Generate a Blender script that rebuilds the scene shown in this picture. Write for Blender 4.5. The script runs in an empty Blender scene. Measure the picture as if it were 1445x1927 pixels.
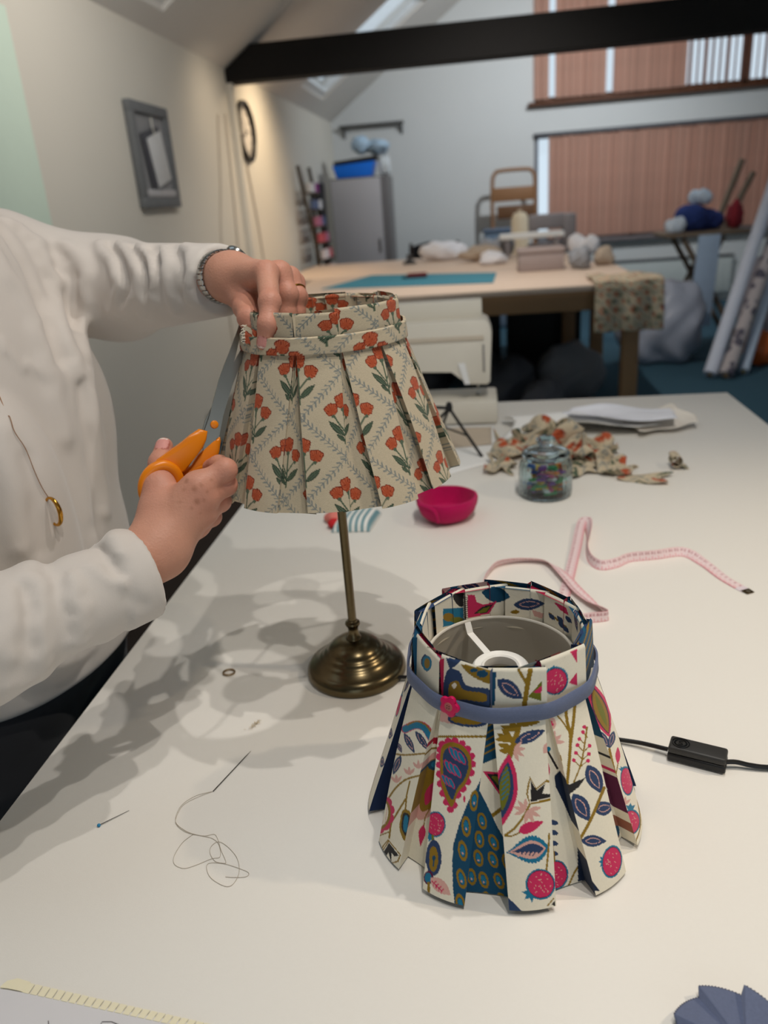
import bpy, bmesh, math, random
import numpy as np
from mathutils import Vector, Matrix

random.seed(7)
rng = np.random.default_rng(7)
S = bpy.context.scene
COL = S.collection
PI = math.pi

# ------------------------------------------------------------------ camera
IW, IH, FPX = 1445.0, 1927.0, 1450.0
RX = np.array([0.99111944, -0.02344063, -0.13089226])   # world axes written in lens axes (right, down, forward)
RY = np.array([0.11261893, -0.37542441, 0.91998559])
RZ = np.array([-0.0707052, -0.92655656, -0.36945057])
RW = np.stack([RX, RY, RZ])
CAM = np.array([0.0, 0.0, 1.35])
TZ = 0.80                                               # height of the work table


def ray(px, py):
    return RW @ np.array([(px - IW / 2) / FPX, (py - IH / 2) / FPX, 1.0])


def at(px, py, Y):
    d = ray(px, py)
    return CAM + d * (Y / d[1])


def atz(px, py, z=TZ):
    d = ray(px, py)
    return CAM + d * ((z - CAM[2]) / d[2])


def atx(px, py, X):
    d = ray(px, py)
    return CAM + d * (X / d[0])


def proj(p):
    c = (np.asarray(p, float) - CAM) @ RW
    return np.stack([IW / 2 + FPX * c[..., 0] / c[..., 2], IH / 2 + FPX * c[..., 1] / c[..., 2]], -1)


cam_data = bpy.data.cameras.new('camera')
cam_data.sensor_fit = 'VERTICAL'
cam_data.sensor_height = 36.0
cam_data.lens = FPX / IH * 36.0
cam_data.clip_start = 0.02
cam_data.dof.use_dof = True
cam_data.dof.focus_distance = 0.71
cam_data.dof.aperture_fstop = cam_data.lens / 5.6
cam = bpy.data.objects.new('camera', cam_data)
COL.objects.link(cam)
M = Matrix.Identity(4)
r_, u_, b_ = RW @ np.array([1, 0, 0]), RW @ np.array([0, -1, 0]), RW @ np.array([0, 0, -1])
for i in range(3):
    M[i][0], M[i][1], M[i][2], M[i][3] = r_[i], u_[i], b_[i], CAM[i]
cam.matrix_world = M
S.camera = cam

# ------------------------------------------------------------------ light
vs = S.view_settings
vs.view_transform = 'Standard'
vs.look = 'None'
vs.gamma = 1.0
vs.use_curve_mapping = False
vs.exposure = -0.06
S.cycles.max_bounces = 8
S.cycles.diffuse_bounces = 4
S.cycles.use_denoising = True
S.cycles.sample_clamp_indirect = 4.0

wd = bpy.data.worlds.new('sky')
S.world = wd
wd.use_nodes = True
bg = wd.node_tree.nodes['Background']
bg.inputs[0].default_value = (0.74, 0.88, 1.0, 1)
bg.inputs[1].default_value = 0.95


def spot(name, loc, target, power, col=(1, .86, .7), size=70, blend=.6, rad=.03):
    l = bpy.data.lights.new(name, 'SPOT')
    l.energy = power
    l.color = col
    l.spot_size = math.radians(size)
    l.spot_blend = blend
    l.shadow_soft_size = rad
    o = bpy.data.objects.new(name, l)
    COL.objects.link(o)
    o.location = loc
    d = Vector(target) - Vector(loc)
    o.rotation_euler = d.to_track_quat('-Z', 'Y').to_euler()
    return o


WARM = (1, .83, .62)
NEUT = (1, .95, .88)
spot('track_spot', (0.27, 0.02, 2.60), (0.0, 0.55, .8), 27, NEUT, 95, .5, .014)      # three spots on one track over the table
spot('track_spot', (0.27, 0.50, 2.60), (0.0, 0.75, .8), 27, NEUT, 95, .5, .014)
spot('track_spot', (0.30, 0.97, 2.60), (0.0, 1.0, .8), 27, (1, .95, .9), 95, .5, .014)
spot('ceiling_spot', (1.75, 0.70, 2.5), (0.85, 0.70, .8), 60, WARM, 62, .8)
spot('ceiling_spot', (-0.95, 6.45, 2.35), (-1.72, 6.5, 1.5), 46, (1, .78, .52), 120, 1)
spot('ceiling_spot', (-1.10, 5.35, 2.20), (-1.72, 5.4, 1.7), 7, WARM, 120, 1)
spot('ceiling_spot', (-0.45, 2.9, 2.6), (-1.7, 3.7, 1.6), 54, NEUT, 130, 1)
spot('ceiling_spot', (0.2, 4.6, 2.9), (0.1, 5.4, .8), 130, NEUT, 120, 1)
spot('ceiling_spot', (1.2, 7.4, 3.2), (0.6, 9.6, 1.3), 210, (.88, .95, 1), 150, 1)

# ------------------------------------------------------------------ helpers


def lin(c):
    c = np.asarray(c, float) / 255.0
    return np.where(c <= .04045, c / 12.92, ((c + .055) / 1.055) ** 2.4)


MATS = {}


def mat(name, col=(200, 200, 200), rough=.6, metal=0.0, var=.06, scale=30.0, bump=0.0, bscale=None,
        attr=None, trans=0.0, sheen=0.0, spec=.4, translucent=0.0, weave=0.0, stretch=None, emit=None, ior=1.45):
    if name in MATS:
        return MATS[name]
    m = bpy.data.materials.new(name)
    m.use_nodes = True
    nt = m.node_tree
    bs = nt.nodes['Principled BSDF']
    out = nt.nodes['Material Output']
    tc = nt.nodes.new('ShaderNodeTexCoord')
    mp = nt.nodes.new('ShaderNodeMapping')
    nt.links.new(tc.outputs['Object'], mp.inputs['Vector'])
    if stretch:
        mp.inputs['Scale'].default_value = stretch
    nz = nt.nodes.new('ShaderNodeTexNoise')
    nz.inputs['Scale'].default_value = scale
    nz.inputs['Detail'].default_value = 4
    nt.links.new(mp.outputs[0], nz.inputs['Vector'])
    mr = nt.nodes.new('ShaderNodeMapRange')
    mr.inputs[3].default_value = 1 - var
    mr.inputs[4].default_value = 1 + var
    nt.links.new(nz.outputs['Fac'], mr.inputs[0])
    mx = nt.nodes.new('ShaderNodeVectorMath')
    mx.operation = 'SCALE'
    if attr:
        a = nt.nodes.new('ShaderNodeAttribute')
        a.attribute_name = attr
        nt.links.new(a.outputs['Color'], mx.inputs[0])
    else:
        mx.inputs[0].default_value = tuple(lin(col))
    nt.links.new(mr.outputs[0], mx.inputs['Scale'])
    nt.links.new(mx.outputs[0], bs.inputs['Base Color'])
    bs.inputs['Roughness'].default_value = rough
    bs.inputs['Metallic'].default_value = metal
    bs.inputs['Specular IOR Level'].default_value = spec
    bs.inputs['IOR'].default_value = ior
    if sheen:
        bs.inputs['Sheen Weight'].default_value = sheen
    if trans:
        bs.inputs['Transmission Weight'].default_value = trans
    if emit:
        bs.inputs['Emission Color'].default_value = (*lin(emit[0]), 1)
        bs.inputs['Emission Strength'].default_value = emit[1]
    if bump:
        bp = nt.nodes.new('ShaderNodeBump')
        bp.inputs['Strength'].default_value = bump
        bp.inputs['Distance'].default_value = .002
        n2 = nt.nodes.new('ShaderNodeTexNoise')
        n2.inputs['Scale'].default_value = bscale or scale * 4
        n2.inputs['Detail'].default_value = 3
        nt.links.new(mp.outputs[0], n2.inputs['Vector'])
        nt.links.new(n2.outputs['Fac'], bp.inputs['Height'])
        nt.links.new(bp.outputs[0], bs.inputs['Normal'])
    if translucent:
        tr = nt.nodes.new('ShaderNodeBsdfTranslucent')
        nt.links.new(mx.outputs[0], tr.inputs['Color'])
        ms = nt.nodes.new('ShaderNodeMixShader')
        ms.inputs[0].default_value = translucent
        nt.links.new(bs.outputs[0], ms.inputs[1])
        nt.links.new(tr.outputs[0], ms.inputs[2])
        nt.links.new(ms.outputs[0], out.inputs['Surface'])
    MATS[name] = m
    return m


def tag(o, label=None, cat=None, group=None, kind=None):
    if label:
        o['label'] = label
    if cat:
        o['category'] = cat
    if group:
        o['group'] = group
    if kind:
        o['kind'] = kind
    return o


def thing(name, label, cat, loc=(0, 0, 0), rotz=0, group=None):
    o = bpy.data.objects.new(name, None)
    COL.objects.link(o)
    o.empty_display_size = .05
    o.location = loc
    o.rotation_euler = (0, 0, rotz)
    return tag(o, label, cat, group)


def link(name, me, m, parent=None, smooth=True, world=True):
    """one mesh object; coordinates are the world's unless world=False (then the parent's own)"""
    if m is not None:
        me.materials.append(m)
    if smooth:
        me.polygons.foreach_set('use_smooth', np.ones(len(me.polygons), bool))
    o = bpy.data.objects.new(name, me)
    COL.objects.link(o)
    if parent is not None:
        o.parent = parent
        if world:
            chain = Matrix.Identity(4)
            p = parent
            while p is not None:
                loc = Matrix.LocRotScale(p.location, p.rotation_euler, p.scale)
                chain = p.matrix_parent_inverse @ loc @ chain
                p = p.parent
            o.matrix_parent_inverse = chain.inverted()
    return o


def pydata(name, V, F, m, parent=None, smooth=True, world=True, colors=None):
    me = bpy.data.meshes.new(name)
    me.from_pydata([tuple(map(float, v)) for v in V], [], [tuple(int(i) for i in f) for f in F])
    if colors is not None:
        a = me.attributes.new('paint', 'FLOAT_COLOR', 'POINT')
        c = np.ones((len(V), 4), np.float32)
        c[:, :3] = colors
        a.data.foreach_set('color', c.ravel())
    me.update()
    return link(name, me, m, parent, smooth, world)


def npmesh(name, V, Q, m, parent=None, smooth=True, colors=None, world=True):
    """fast path for big quad meshes"""
    V = np.asarray(V, np.float32)
    Q = np.asarray(Q, np.int32)
    me = bpy.data.meshes.new(name)
    n, k = Q.shape
    me.vertices.add(len(V))
    me.vertices.foreach_set('co', V.ravel())
    me.loops.add(n * k)
    me.loops.foreach_set('vertex_index', Q.ravel())
    me.polygons.add(n)
    me.polygons.foreach_set('loop_start', np.arange(0, n * k, k, dtype=np.int32))
    me.polygons.foreach_set('loop_total', np.full(n, k, np.int32))
    if colors is not None:
        a = me.attributes.new('paint', 'FLOAT_COLOR', 'POINT')
        c = np.ones((len(V), 4), np.float32)
        c[:, :3] = colors
        a.data.foreach_set('color', c.ravel())
    me.update(calc_edges=True)
    me.validate()
    return link(name, me, m, parent, smooth, world)


def grid_quads(nr, nc, off=0, closed=False):
    r = np.arange(nr - 1)[:, None]
    c = np.arange(nc if closed else nc - 1)[None, :]
    c2 = (c + 1) % nc
    a = r * nc + c
    b = r * nc + c2
    return np.stack([a, b, b + nc, a + nc], -1).reshape(-1, 4) + off


def V3(*a):
    return Vector(a)


class MB:
    """collects shapes into one bmesh"""

    def __init__(self):
        self.bm = bmesh.new()

    def box(self, c, s, rot=None, bevel=0.0, seg=2):
        r = bmesh.ops.create_cube(self.bm, size=1.0)
        vs_ = r['verts']
        for v in vs_:
            v.co = Vector((v.co.x * s[0], v.co.y * s[1], v.co.z * s[2]))
        if bevel:
            es = list({e for v in vs_ for e in v.link_edges})
            rb = bmesh.ops.bevel(self.bm, geom=es, offset=bevel, segments=seg, profile=.5, affect='EDGES')
            vs_ = list({v for f in rb['faces'] for v in f.verts} | {v for v in vs_ if v.is_valid})
        mt = Matrix.Translation(Vector(c)) @ (rot.to_4x4() if rot is not None else Matrix.Identity(4))
        for v in vs_:
            v.co = mt @ v.co
        return self

    def lathe(self, prof, c=(0, 0, 0), n=32, wob=None, axis=None):
        rings = []
        q = Matrix.Identity(3)
        if axis is not None:
            q = Vector((0, 0, 1)).rotation_difference(Vector(axis).normalized()).to_matrix()
        for (r, z) in prof:
            ring = []
            if r < 1e-6:
                ring = [self.bm.verts.new(Vector(c) + q @ Vector((0, 0, z)))]
            else:
                for k in range(n):
                    a = 2 * PI * k / n
                    rr = r * (wob(a, z) if wob else 1)
                    ring.append(self.bm.verts.new(Vector(c) + q @ Vector((rr * math.cos(a), rr * math.sin(a), z))))
            rings.append(ring)
        for A, B in zip(rings, rings[1:]):
            if len(A) == 1 and len(B) == 1:
                continue
            for k in range(n):
                k2 = (k + 1) % n
                if len(A) == 1:
                    self.bm.faces.new((A[0], B[k], B[k2]))
                elif len(B) == 1:
                    self.bm.faces.new((A[k], A[k2], B[0]))
                else:
                    self.bm.faces.new((A[k], A[k2], B[k2], B[k]))
        return self

    def tube(self, pts, r, n=8, closed=False, flat=None):
        pts = [Vector(p) for p in pts]
        N = len(pts)
        rings = []
        prev = None
        for i, p in enumerate(pts):
            if closed:
                t = pts[(i + 1) % N] - pts[i - 1]
            else:
                t = pts[min(i + 1, N - 1)] - pts[max(i - 1, 0)]
            t.normalize()
            if prev is None:
                a = Vector((0, 0, 1)) if abs(t.z) < .9 else Vector((1, 0, 0))
                x = t.cross(a).normalized()
            else:
                x = (prev - t * prev.dot(t)).normalized()
            prev = x
            y = t.cross(x)
            rr = r[i] if hasattr(r, '__len__') else r
            fl = flat or 1.0
            rings.append([self.bm.verts.new(p + x * (rr * math.cos(2 * PI * k / n)) + y * (rr * fl * math.sin(2 * PI * k / n))) for k in range(n)])
        prs = list(zip(rings, rings[1:]))
        if closed:
            prs.append((rings[-1], rings[0]))
        for A, B in prs:
            for k in range(n):
                self.bm.faces.new((A[k], A[(k + 1) % n], B[(k + 1) % n], B[k]))
        if not closed:
            self.bm.faces.new(rings[0][::-1])
            self.bm.faces.new(rings[-1])
        return self

    def prism(self, pts, vec, bevel=0.0):
        """closed outline pts (3-D) pushed along vec"""
        vec = Vector(vec)
        A = [self.bm.verts.new(Vector(p)) for p in pts]
        B = [self.bm.verts.new(Vector(p) + vec) for p in pts]
        fs = [self.bm.faces.new(A[::-1]), self.bm.faces.new(B)]
        n = len(A)
        for k in range(n):
            fs.append(self.bm.faces.new((A[k], A[(k + 1) % n], B[(k + 1) % n], B[k])))
        if bevel:
            es = list({e for f in fs[:2] for e in f.edges})
            bmesh.ops.bevel(self.bm, geom=es, offset=bevel, segments=2, profile=.5, affect='EDGES')
        return self

    def ball(self, c, s, sub=2, rot=None):
        r = bmesh.ops.create_icosphere(self.bm, subdivisions=sub, radius=1.0)
        sc = s if hasattr(s, '__len__') else (s, s, s)
        for v in r['verts']:
            q = Vector((v.co.x * sc[0], v.co.y * sc[1], v.co.z * sc[2]))
            v.co = Vector(c) + (rot @ q if rot is not None else q)
        return self

    def build(self, name, m, parent=None, smooth=True, world=True, sharp=40):
        bmesh.ops.recalc_face_normals(self.bm, faces=self.bm.faces[:])
        me = bpy.data.meshes.new(name)
        self.bm.to_mesh(me)
        self.bm.free()
        o = link(name, me, m, parent, smooth, world)
        if smooth and sharp:
            try:
                me.set_sharp_from_angle(angle=math.radians(sharp))
            except Exception:
                pass
        return o


def copy_tree(o, parent=None):
    c = o.copy()
    COL.objects.link(c)
    if parent is not None:
        c.parent = parent
    for ch in list(o.children):
        copy_tree(ch, c)
    return c


def smooth_path(pts, n=8):
    """Catmull-Rom through pts"""
    P = [np.asarray(p, float) for p in pts]
    out = []
    for i in range(len(P) - 1):
        p0, p1, p2, p3 = P[max(i - 1, 0)], P[i], P[i + 1], P[min(i + 2, len(P) - 1)]
        for k in range(n):
            t = k / n
            out.append(.5 * ((2 * p1) + (-p0 + p2) * t + (2 * p0 - 5 * p1 + 4 * p2 - p3) * t * t + (-p0 + 3 * p1 - 3 * p2 + p3) * t ** 3))
    out.append(P[-1])
    return out


# signed distance shapes for soft bodies ------------------------------------
def sd_cone(P, a, b, ra, rb):
    a = np.asarray(a, np.float32)
    b = np.asarray(b, np.float32)
    ba = b - a
    pa = [P[i] - a[i] for i in range(3)]
    h = np.clip((pa[0] * ba[0] + pa[1] * ba[1] + pa[2] * ba[2]) / max(float(ba @ ba), 1e-9), 0, 1)
    d = np.sqrt((pa[0] - ba[0] * h) ** 2 + (pa[1] - ba[1] * h) ** 2 + (pa[2] - ba[2] * h) ** 2)
    return d - (ra + (rb - ra) * h)


def sd_ell(P, c, r, rot=None):
    q = [P[i] - np.float32(c[i]) for i in range(3)]
    if rot is not None:
        q = [sum(np.float32(rot[j][i]) * q[j] for j in range(3)) for i in range(3)]
    k0 = np.sqrt((q[0] / r[0]) ** 2 + (q[1] / r[1]) ** 2 + (q[2] / r[2]) ** 2)
    k1 = np.sqrt((q[0] / r[0] ** 2) ** 2 + (q[1] / r[1] ** 2) ** 2 + (q[2] / r[2] ** 2) ** 2)
    return k0 * (k0 - 1) / np.maximum(k1, 1e-6)


def smin(a, b, k):
    h = np.maximum(k - np.abs(a - b), 0) / k
    return np.minimum(a, b) - h * h * k * .25


def smax(a, b, k):
    return -smin(-a, -b, k)


def nets(fn, lo, hi, step):
    """surface of fn = 0 (naive surface nets)"""
    lo = np.asarray(lo, np.float32)
    hi = np.asarray(hi, np.float32)
    n = np.ceil((hi - lo) / step).astype(int) + 1
    ax = [lo[i] + step * np.arange(n[i], dtype=np.float32) for i in range(3)]
    P = [ax[0][:, None, None], ax[1][None, :, None], ax[2][None, None, :]]
    D = np.broadcast_to(fn(P), tuple(n)).astype(np.float32)
    ins = D < 0
    c8 = np.zeros(tuple(n - 1), np.int8)
    for dx in (0, 1):
        for dy in (0, 1):
            for dz in (0, 1):
                c8 += ins[dx:n[0] - 1 + dx, dy:n[1] - 1 + dy, dz:n[2] - 1 + dz]
    cells = np.argwhere((c8 > 0) & (c8 < 8))
    idx = -np.ones(tuple(n - 1), np.int64)
    idx[tuple(cells.T)] = np.arange(len(cells))
    acc = np.zeros((len(cells), 3))
    cnt = np.zeros(len(cells))
    cor = [(x, y, z) for x in (0, 1) for y in (0, 1) for z in (0, 1)]
    for i, A in enumerate(cor):
        for B in cor[i + 1:]:
            if sum(abs(A[k] - B[k]) for k in range(3)) != 1:
                continue
            da = D[tuple((cells + A).T)]
            db = D[tuple((cells + B).T)]
            ok = (da < 0) != (db < 0)
            t = np.where(ok, da / np.where(ok, da - db, 1), 0)
            pt = np.array(A) + t[:, None] * (np.array(B) - np.array(A))
            acc[ok] += pt[ok]
            cnt[ok] += 1
    V = (cells + acc / cnt[:, None]) * step + lo
    F = []
    for axis in range(3):
        o1, o2 = [(1, 2), (2, 0), (0, 1)][axis]
        a = ins.take(range(0, n[axis] - 1), axis)
        b = ins.take(range(1, n[axis]), axis)
        ed = np.argwhere(a != b)
        ed = ed[(ed[:, o1] > 0) & (ed[:, o2] > 0) & (ed[:, o1] < n[o1] - 1) & (ed[:, o2] < n[o2] - 1)]
        e1 = np.zeros(3, int)
        e1[o1] = 1
        e2 = np.zeros(3, int)
        e2[o2] = 1
        q = np.stack([idx[tuple((ed - e1 - e2).T)], idx[tuple((ed - e2).T)], idx[tuple(ed.T)], idx[tuple((ed - e1).T)]], -1)
        fl = a[tuple(ed.T)]
        q[~fl] = q[~fl][:, ::-1]
        F.append(q)
    return V, np.concatenate(F)

# ================================================================== the room
M_WALL = mat('wall_paint', (226, 220, 208), .9, var=.02, scale=3)
M_WALLF = mat('far_wall_paint', (222, 222, 220), .9, var=.02, scale=3)
M_CEIL = mat('ceiling_paint', (222, 217, 210), .9, var=.02, scale=3)
M_MINT = mat('mint_paint', (216, 234, 218), .8, var=.02)
M_CARPET = mat('teal_carpet', (52, 84, 100), 1, var=.25, scale=120, bump=.6)
M_DARKWOOD = mat('dark_beam_wood', (15, 11, 9), .75, var=.3, scale=14, bump=.3, stretch=(1, 8, 8))
M_BROWN = mat('brown_window_frame', (96, 58, 36), .6, var=.15, scale=20)
M_WHITE = mat('white_gloss', (232, 232, 230), .45, var=.02)
M_GLASS = mat('window_glass', (255, 255, 255), .02, trans=1.0, var=0)
LX, FY, EZ, SL = -1.70, 10.0, 2.29, 0.70
RDX = 2.3
RDZ = EZ + SL * (RDX - LX)
RWX = 2 * RDX - LX
NY = -2.6


def struct(o):
    return tag(o, kind='structure')


mb = MB()
mb.box(((LX + RWX) / 2, (FY + NY) / 2, -.05), (RWX - LX + .4, FY - NY + .4, .1))
struct(mb.build('floor', M_CARPET))

mb = MB()
mb.box((LX - .1, (FY + NY) / 2, EZ / 2), (.2, FY - NY + .4, EZ))
struct(mb.build('wall_left', M_WALL))
mb = MB()
mb.box((RWX + .1, (FY + NY) / 2, EZ / 2), (.2, FY - NY + .4, EZ))
struct(mb.build('wall_right', M_WALL))

# far gable wall with two glazed openings
W1 = (0.655, 3.95, 0.80, 1.98)      # lower window x0 x1 z0 z1
W2 = (0.645, 3.95, 2.30, 3.62)      # upper window


def gz(x):
    return EZ + SL * (min(x, 2 * RDX - x) - LX)


mb = MB()


def wallpoly(pts):
    mb.prism([(x, FY, z) for x, z in pts], (0, .2, 0))


wallpoly([(LX, 0), (W1[0], 0), (W1[0], gz(W1[0])), (LX, EZ)])
wallpoly([(W1[1], 0), (RWX, 0), (RWX, EZ), (W1[1], gz(W1[1]))])
wallpoly([(W1[0], 0), (W1[1], 0), (W1[1], W1[2]), (W1[0], W1[2])])
wallpoly([(W1[0], W1[3]), (W1[1], W1[3]), (W1[1], W2[2]), (W1[0], W2[2])])
wallpoly([(W1[0], W2[3]), (W1[1], W2[3]), (W1[1], gz(W1[1])), (RDX, RDZ), (W1[0], gz(W1[0]))])
struct(mb.build('wall_far', M_WALLF, smooth=False))

# back wall behind the photographer, with a broad unglazed opening added for soft sky fill light
mb = MB()
for pts in ([(LX, 0), (-.6, 0), (-.6, gz(-.6)), (LX, EZ)], [(4.6, 0), (RWX, 0), (RWX, EZ), (4.6, gz(4.6))],
            [(-.6, 2.3), (4.6, 2.3), (4.6, gz(4.6)), (RDX, RDZ), (-.6, gz(-.6))]):
    mb.prism([(x, NY, z) for x, z in pts], (0, -.2, 0))
struct(mb.build('wall_near', M_WALL, smooth=False))

# sloping ceiling with roof-light holes: rectangles in (X, Y)
SKY = [(-1.56, -.46, 7.72, 8.80), (-1.60, -.55, 3.45, 4.53), (-1.60, -.55, .3, 1.4), (.4, 1.5, 5.6, 6.7), (.4, 1.5, 2.0, 3.1)]


def slope_slab(name, holes, sx):
    mb_ = MB()
    xs = sorted({LX - .02, RDX, *[h[0] for h in holes], *[h[1] for h in holes]})
    ys = sorted({NY - .2, FY + .2, *[h[2] for h in holes], *[h[3] for h in holes]})
    for a, b in zip(xs, xs[1:]):
        for c, d in zip(ys, ys[1:]):
            mx_, my_ = (a + b) / 2, (c + d) / 2
            if any(h[0] < mx_ < h[1] and h[2] < my_ < h[3] for h in holes):
                continue
            q = [(x if sx > 0 else 2 * RDX - x, y, EZ + SL * (x - LX)) for x, y in ((a, c), (b, c), (b, d), (a, d))]
            mb_.prism(q, (0, 0, .18))
    return struct(mb_.build(name, M_CEIL, smooth=False))


slope_slab('ceiling', SKY, 1)
slope_slab('ceiling', [(-1.2, .2, 2.5, 4.0), (-1.2, .2, 6.5, 8.0)], -1)

for i, (x0, x1, y0, y1) in enumerate(SKY[:2]):
    zf = lambda x: EZ + SL * (x - LX)
    t = struct(thing('window_%d' % (i + 3), 'white framed roof window in the sloping ceiling', 'window', (x0, y0, zf(x0))))
    t['label'] = ['roof window with pale blue sky, beyond the dark beam', 'roof window at the top edge above the grey pinboard'][i]
    del t['category']
    mb = MB()
    n = Vector((-SL, 0, 1)).normalized()
    e = .05
    for (a, b, c, d) in ((x0, x0 + e, y0, y1), (x1 - e, x1, y0, y1), (x0 + e, x1 - e, y0, y0 + e), (x0 + e, x1 - e, y1 - e, y1)):
        mb.prism([(a, c, zf(a) + .03), (b, c, zf(b) + .03), (b, d, zf(b) + .03), (a, d, zf(a) + .03)], n * .06)
    mb.build('window_frame', M_WHITE, t, smooth=False)
    mb = MB()
    a, b, c, d = x0 + e, x1 - e, y0 + e, y1 - e
    mb.prism([(a, c, zf(a) + .07), (b, c, zf(b) + .07), (b, d, zf(b) + .07), (a, d, zf(a) + .07)], n * .004)
    mb.build('pane', M_GLASS, t, smooth=False)

# tie beam of the roof truss
mb = MB()
BY = 5.85
mb.prism([(LX, BY, 2.20), (RWX, BY, 2.20), (RWX, BY, 2.42), (LX + .2, BY, 2.42), (LX, BY, 2.28)], (0, .16, 0), .006)
struct(mb.build('trim_1', M_DARKWOOD, smooth=False))
# slim wall post under the beam end
mb = MB()
mb.box((LX + .02, BY + .03, 1.1), (.04, .06, 2.2), bevel=.004)
struct(mb.build('trim_2', M_WALL))
# pale green door on the left wall, standing open against it
t = struct(thing('door_1', 'pale mint door leaf at the left edge of the wall', None, (LX + .03, 2.6, 0)))
mb = MB()
mb.box((LX + .03, 2.62, 1.05), (.045, .84, 2.1), bevel=.004)
mb.build('door_leaf', M_MINT, t)
mb = MB()
mb.lathe([(0, 0), (.026, 0), (.026, .006), (.011, .012), (.011, .04), (.027, .052), (.028, .066), (.018, .075), (0, .076)], (LX + .05, 2.95, 1.02), 16, axis=(1, 0, 0))
mb.build('door_handle', mat('brushed_steel', (170, 168, 160), .35, 1), t)

# --- the two far windows with vertical blinds
M_SLAT = mat('terracotta_blind_fabric', (222, 180, 160), .85, var=.10, scale=5, translucent=.40)
M_RAIL = mat('grey_rail', (96, 96, 100), .5)


def far_window(idx, w, m_frame, sill, gaps, label):
    x0, x1, z0, z1 = w
    t = struct(thing('window_%d' % idx, label, None, (x0, FY, z0)))
    mb = MB()
    e = .05
    for c, s in (((x0 + e / 2, FY + .08, (z0 + z1) / 2), (e, .1, z1 - z0)), ((x1 - e / 2, FY + .08, (z0 + z1) / 2), (e, .1, z1 - z0)),
                 (((x0 + x1) / 2, FY + .08, z0 + e / 2), (x1 - x0, .1, e)), (((x0 + x1) / 2, FY + .08, z1 - e / 2), (x1 - x0, .1, e)),
                 ((x0 + 1.15, FY + .08, (z0 + z1) / 2), (.06, .1, z1 - z0)), ((x0 + 2.3, FY + .08, (z0 + z1) / 2), (.06, .1, z1 - z0))):
        mb.box(c, s)
    mb.build('window_frame', m_frame, t, smooth=False)
    for k in range(3):
        mb = MB()
        mb.box((x0 + .575 + 1.15 * k, FY + .10, (z0 + z1) / 2), (1.12, .006, z1 - z0 - .08))
        mb.build('pane', M_GLASS, t, smooth=False)
    mb = MB()
    mb.box(((x0 + x1) / 2, FY - .03, z0 - .02), (x1 - x0 + .12, .14, .04), bevel=.005)
    mb.build('window_sill', sill, t)
    mb = MB()
    mb.box(((x0 + x1) / 2, FY - .02, z1 - .015), (x1 - x0 + .02, .05, .04), bevel=.005)
    mb.build('blind_rail', M_RAIL, t)
    proto = None
    k = 0
    x = x0 + .05
    while x < x1 - .05:
        if not any(a < x < b for a, b in gaps):
            if proto is None:
                mb = MB()
                hh = z1 - z0 - .06
                mb.prism([(-.047, -.003, 0), (-.02, .003, 0), (.02, .003, 0), (.047, -.003, 0), (.047, -.0045, 0), (.02, .0015, 0), (-.02, .0015, 0), (-.047, -.0045, 0)], (0, 0, hh))
                o = mb.build('slat', M_SLAT, t, smooth=False, world=False)
                proto = o
            else:
                o = proto.copy()
                COL.objects.link(o)
            o.location = (x - x0, -.012 + .006 * math.sin(k * 1.7), .03)
            o.rotation_euler = (0, 0, math.radians(17 + 7 * math.sin(k * 2.3) + (40 if idx == 2 and x > 2.3 else 0)))
            k += 1
        x += .078


far_window(1, W1, mat('grey_window_frame', (120, 122, 128), .5), mat('grey_sill', (122, 112, 112), .6), [(0, .82)], 'wide lower window with closed terracotta vertical blinds')
far_window(2, W2, M_BROWN, M_BROWN, [(.80, .92), (1.42, 1.53)], 'upper gable window with brown frame and terracotta vertical blinds')

# shelf rail on the far wall
t = thing('wall_rail', 'thin dark rail fixed high on the far wall above the cabinet', 'rail', (-1.2, FY, 2.2))
mb = MB()
mb.box((-1.22, FY - .06, 2.222), (.76, .04, .035), bevel=.004)
mb.build('rail_bar', mat('dark_grey_metal', (70, 68, 66), .5), t)
for x in (-1.56, -.88):
    mb = MB()
    mb.prism([(x, FY - .002, 2.20), (x, FY - .08, 2.20), (x, FY - .002, 2.10)], (.02, 0, 0))
    mb.build('bracket', MATS['dark_grey_metal'], t, smooth=False)

# ================================================================== work table
M_TABLE = mat('white_table_laminate', (236, 232, 224), .42, var=.012, scale=260, bump=.05, bscale=900, spec=.3)
M_TEDGE = mat('dark_table_edge', (38, 34, 34), .6)
TX0, TX1, TY0, TY1 = -.495, .672, -.25, 2.20
t = thing('work_table', 'large white-topped work table with a dark edge in the foreground', 'table', ((TX0 + TX1) / 2, 1.0, 0))
mb = MB()
mb.box(((TX0 + TX1) / 2, (TY0 + TY1) / 2, TZ - .004), (TX1 - TX0, TY1 - TY0, .008), bevel=.0015)
mb.build('table_top', M_TABLE, t)
mb = MB()
mb.box(((TX0 + TX1) / 2, (TY0 + TY1) / 2, TZ - .022), (TX1 - TX0 - .004, TY1 - TY0 - .004, .028))
mb.build('edge_board', M_TEDGE, t)
mb = MB()
for c, s in ((((TX0 + TX1) / 2, TY0 + .08, TZ - .085), (TX1 - TX0 - .16, .03, .09)), (((TX0 + TX1) / 2, TY1 - .08, TZ - .085), (TX1 - TX0 - .16, .03, .09)),
             ((TX0 + .08, (TY0 + TY1) / 2, TZ - .085), (.03, TY1 - TY0 - .16, .09)), ((TX1 - .08, (TY0 + TY1) / 2, TZ - .085), (.03, TY1 - TY0 - .16, .09))):
    mb.box(c, s, bevel=.003)
mb.build('apron', M_TEDGE, t)
for x in (TX0 + .09, TX1 - .09):
    for y in (TY0 + .09, TY1 - .09):
        mb = MB()
        mb.box((x, y, .382), (.06, .06, .764), bevel=.004)
        mb.build('leg', M_TEDGE, t)

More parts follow.
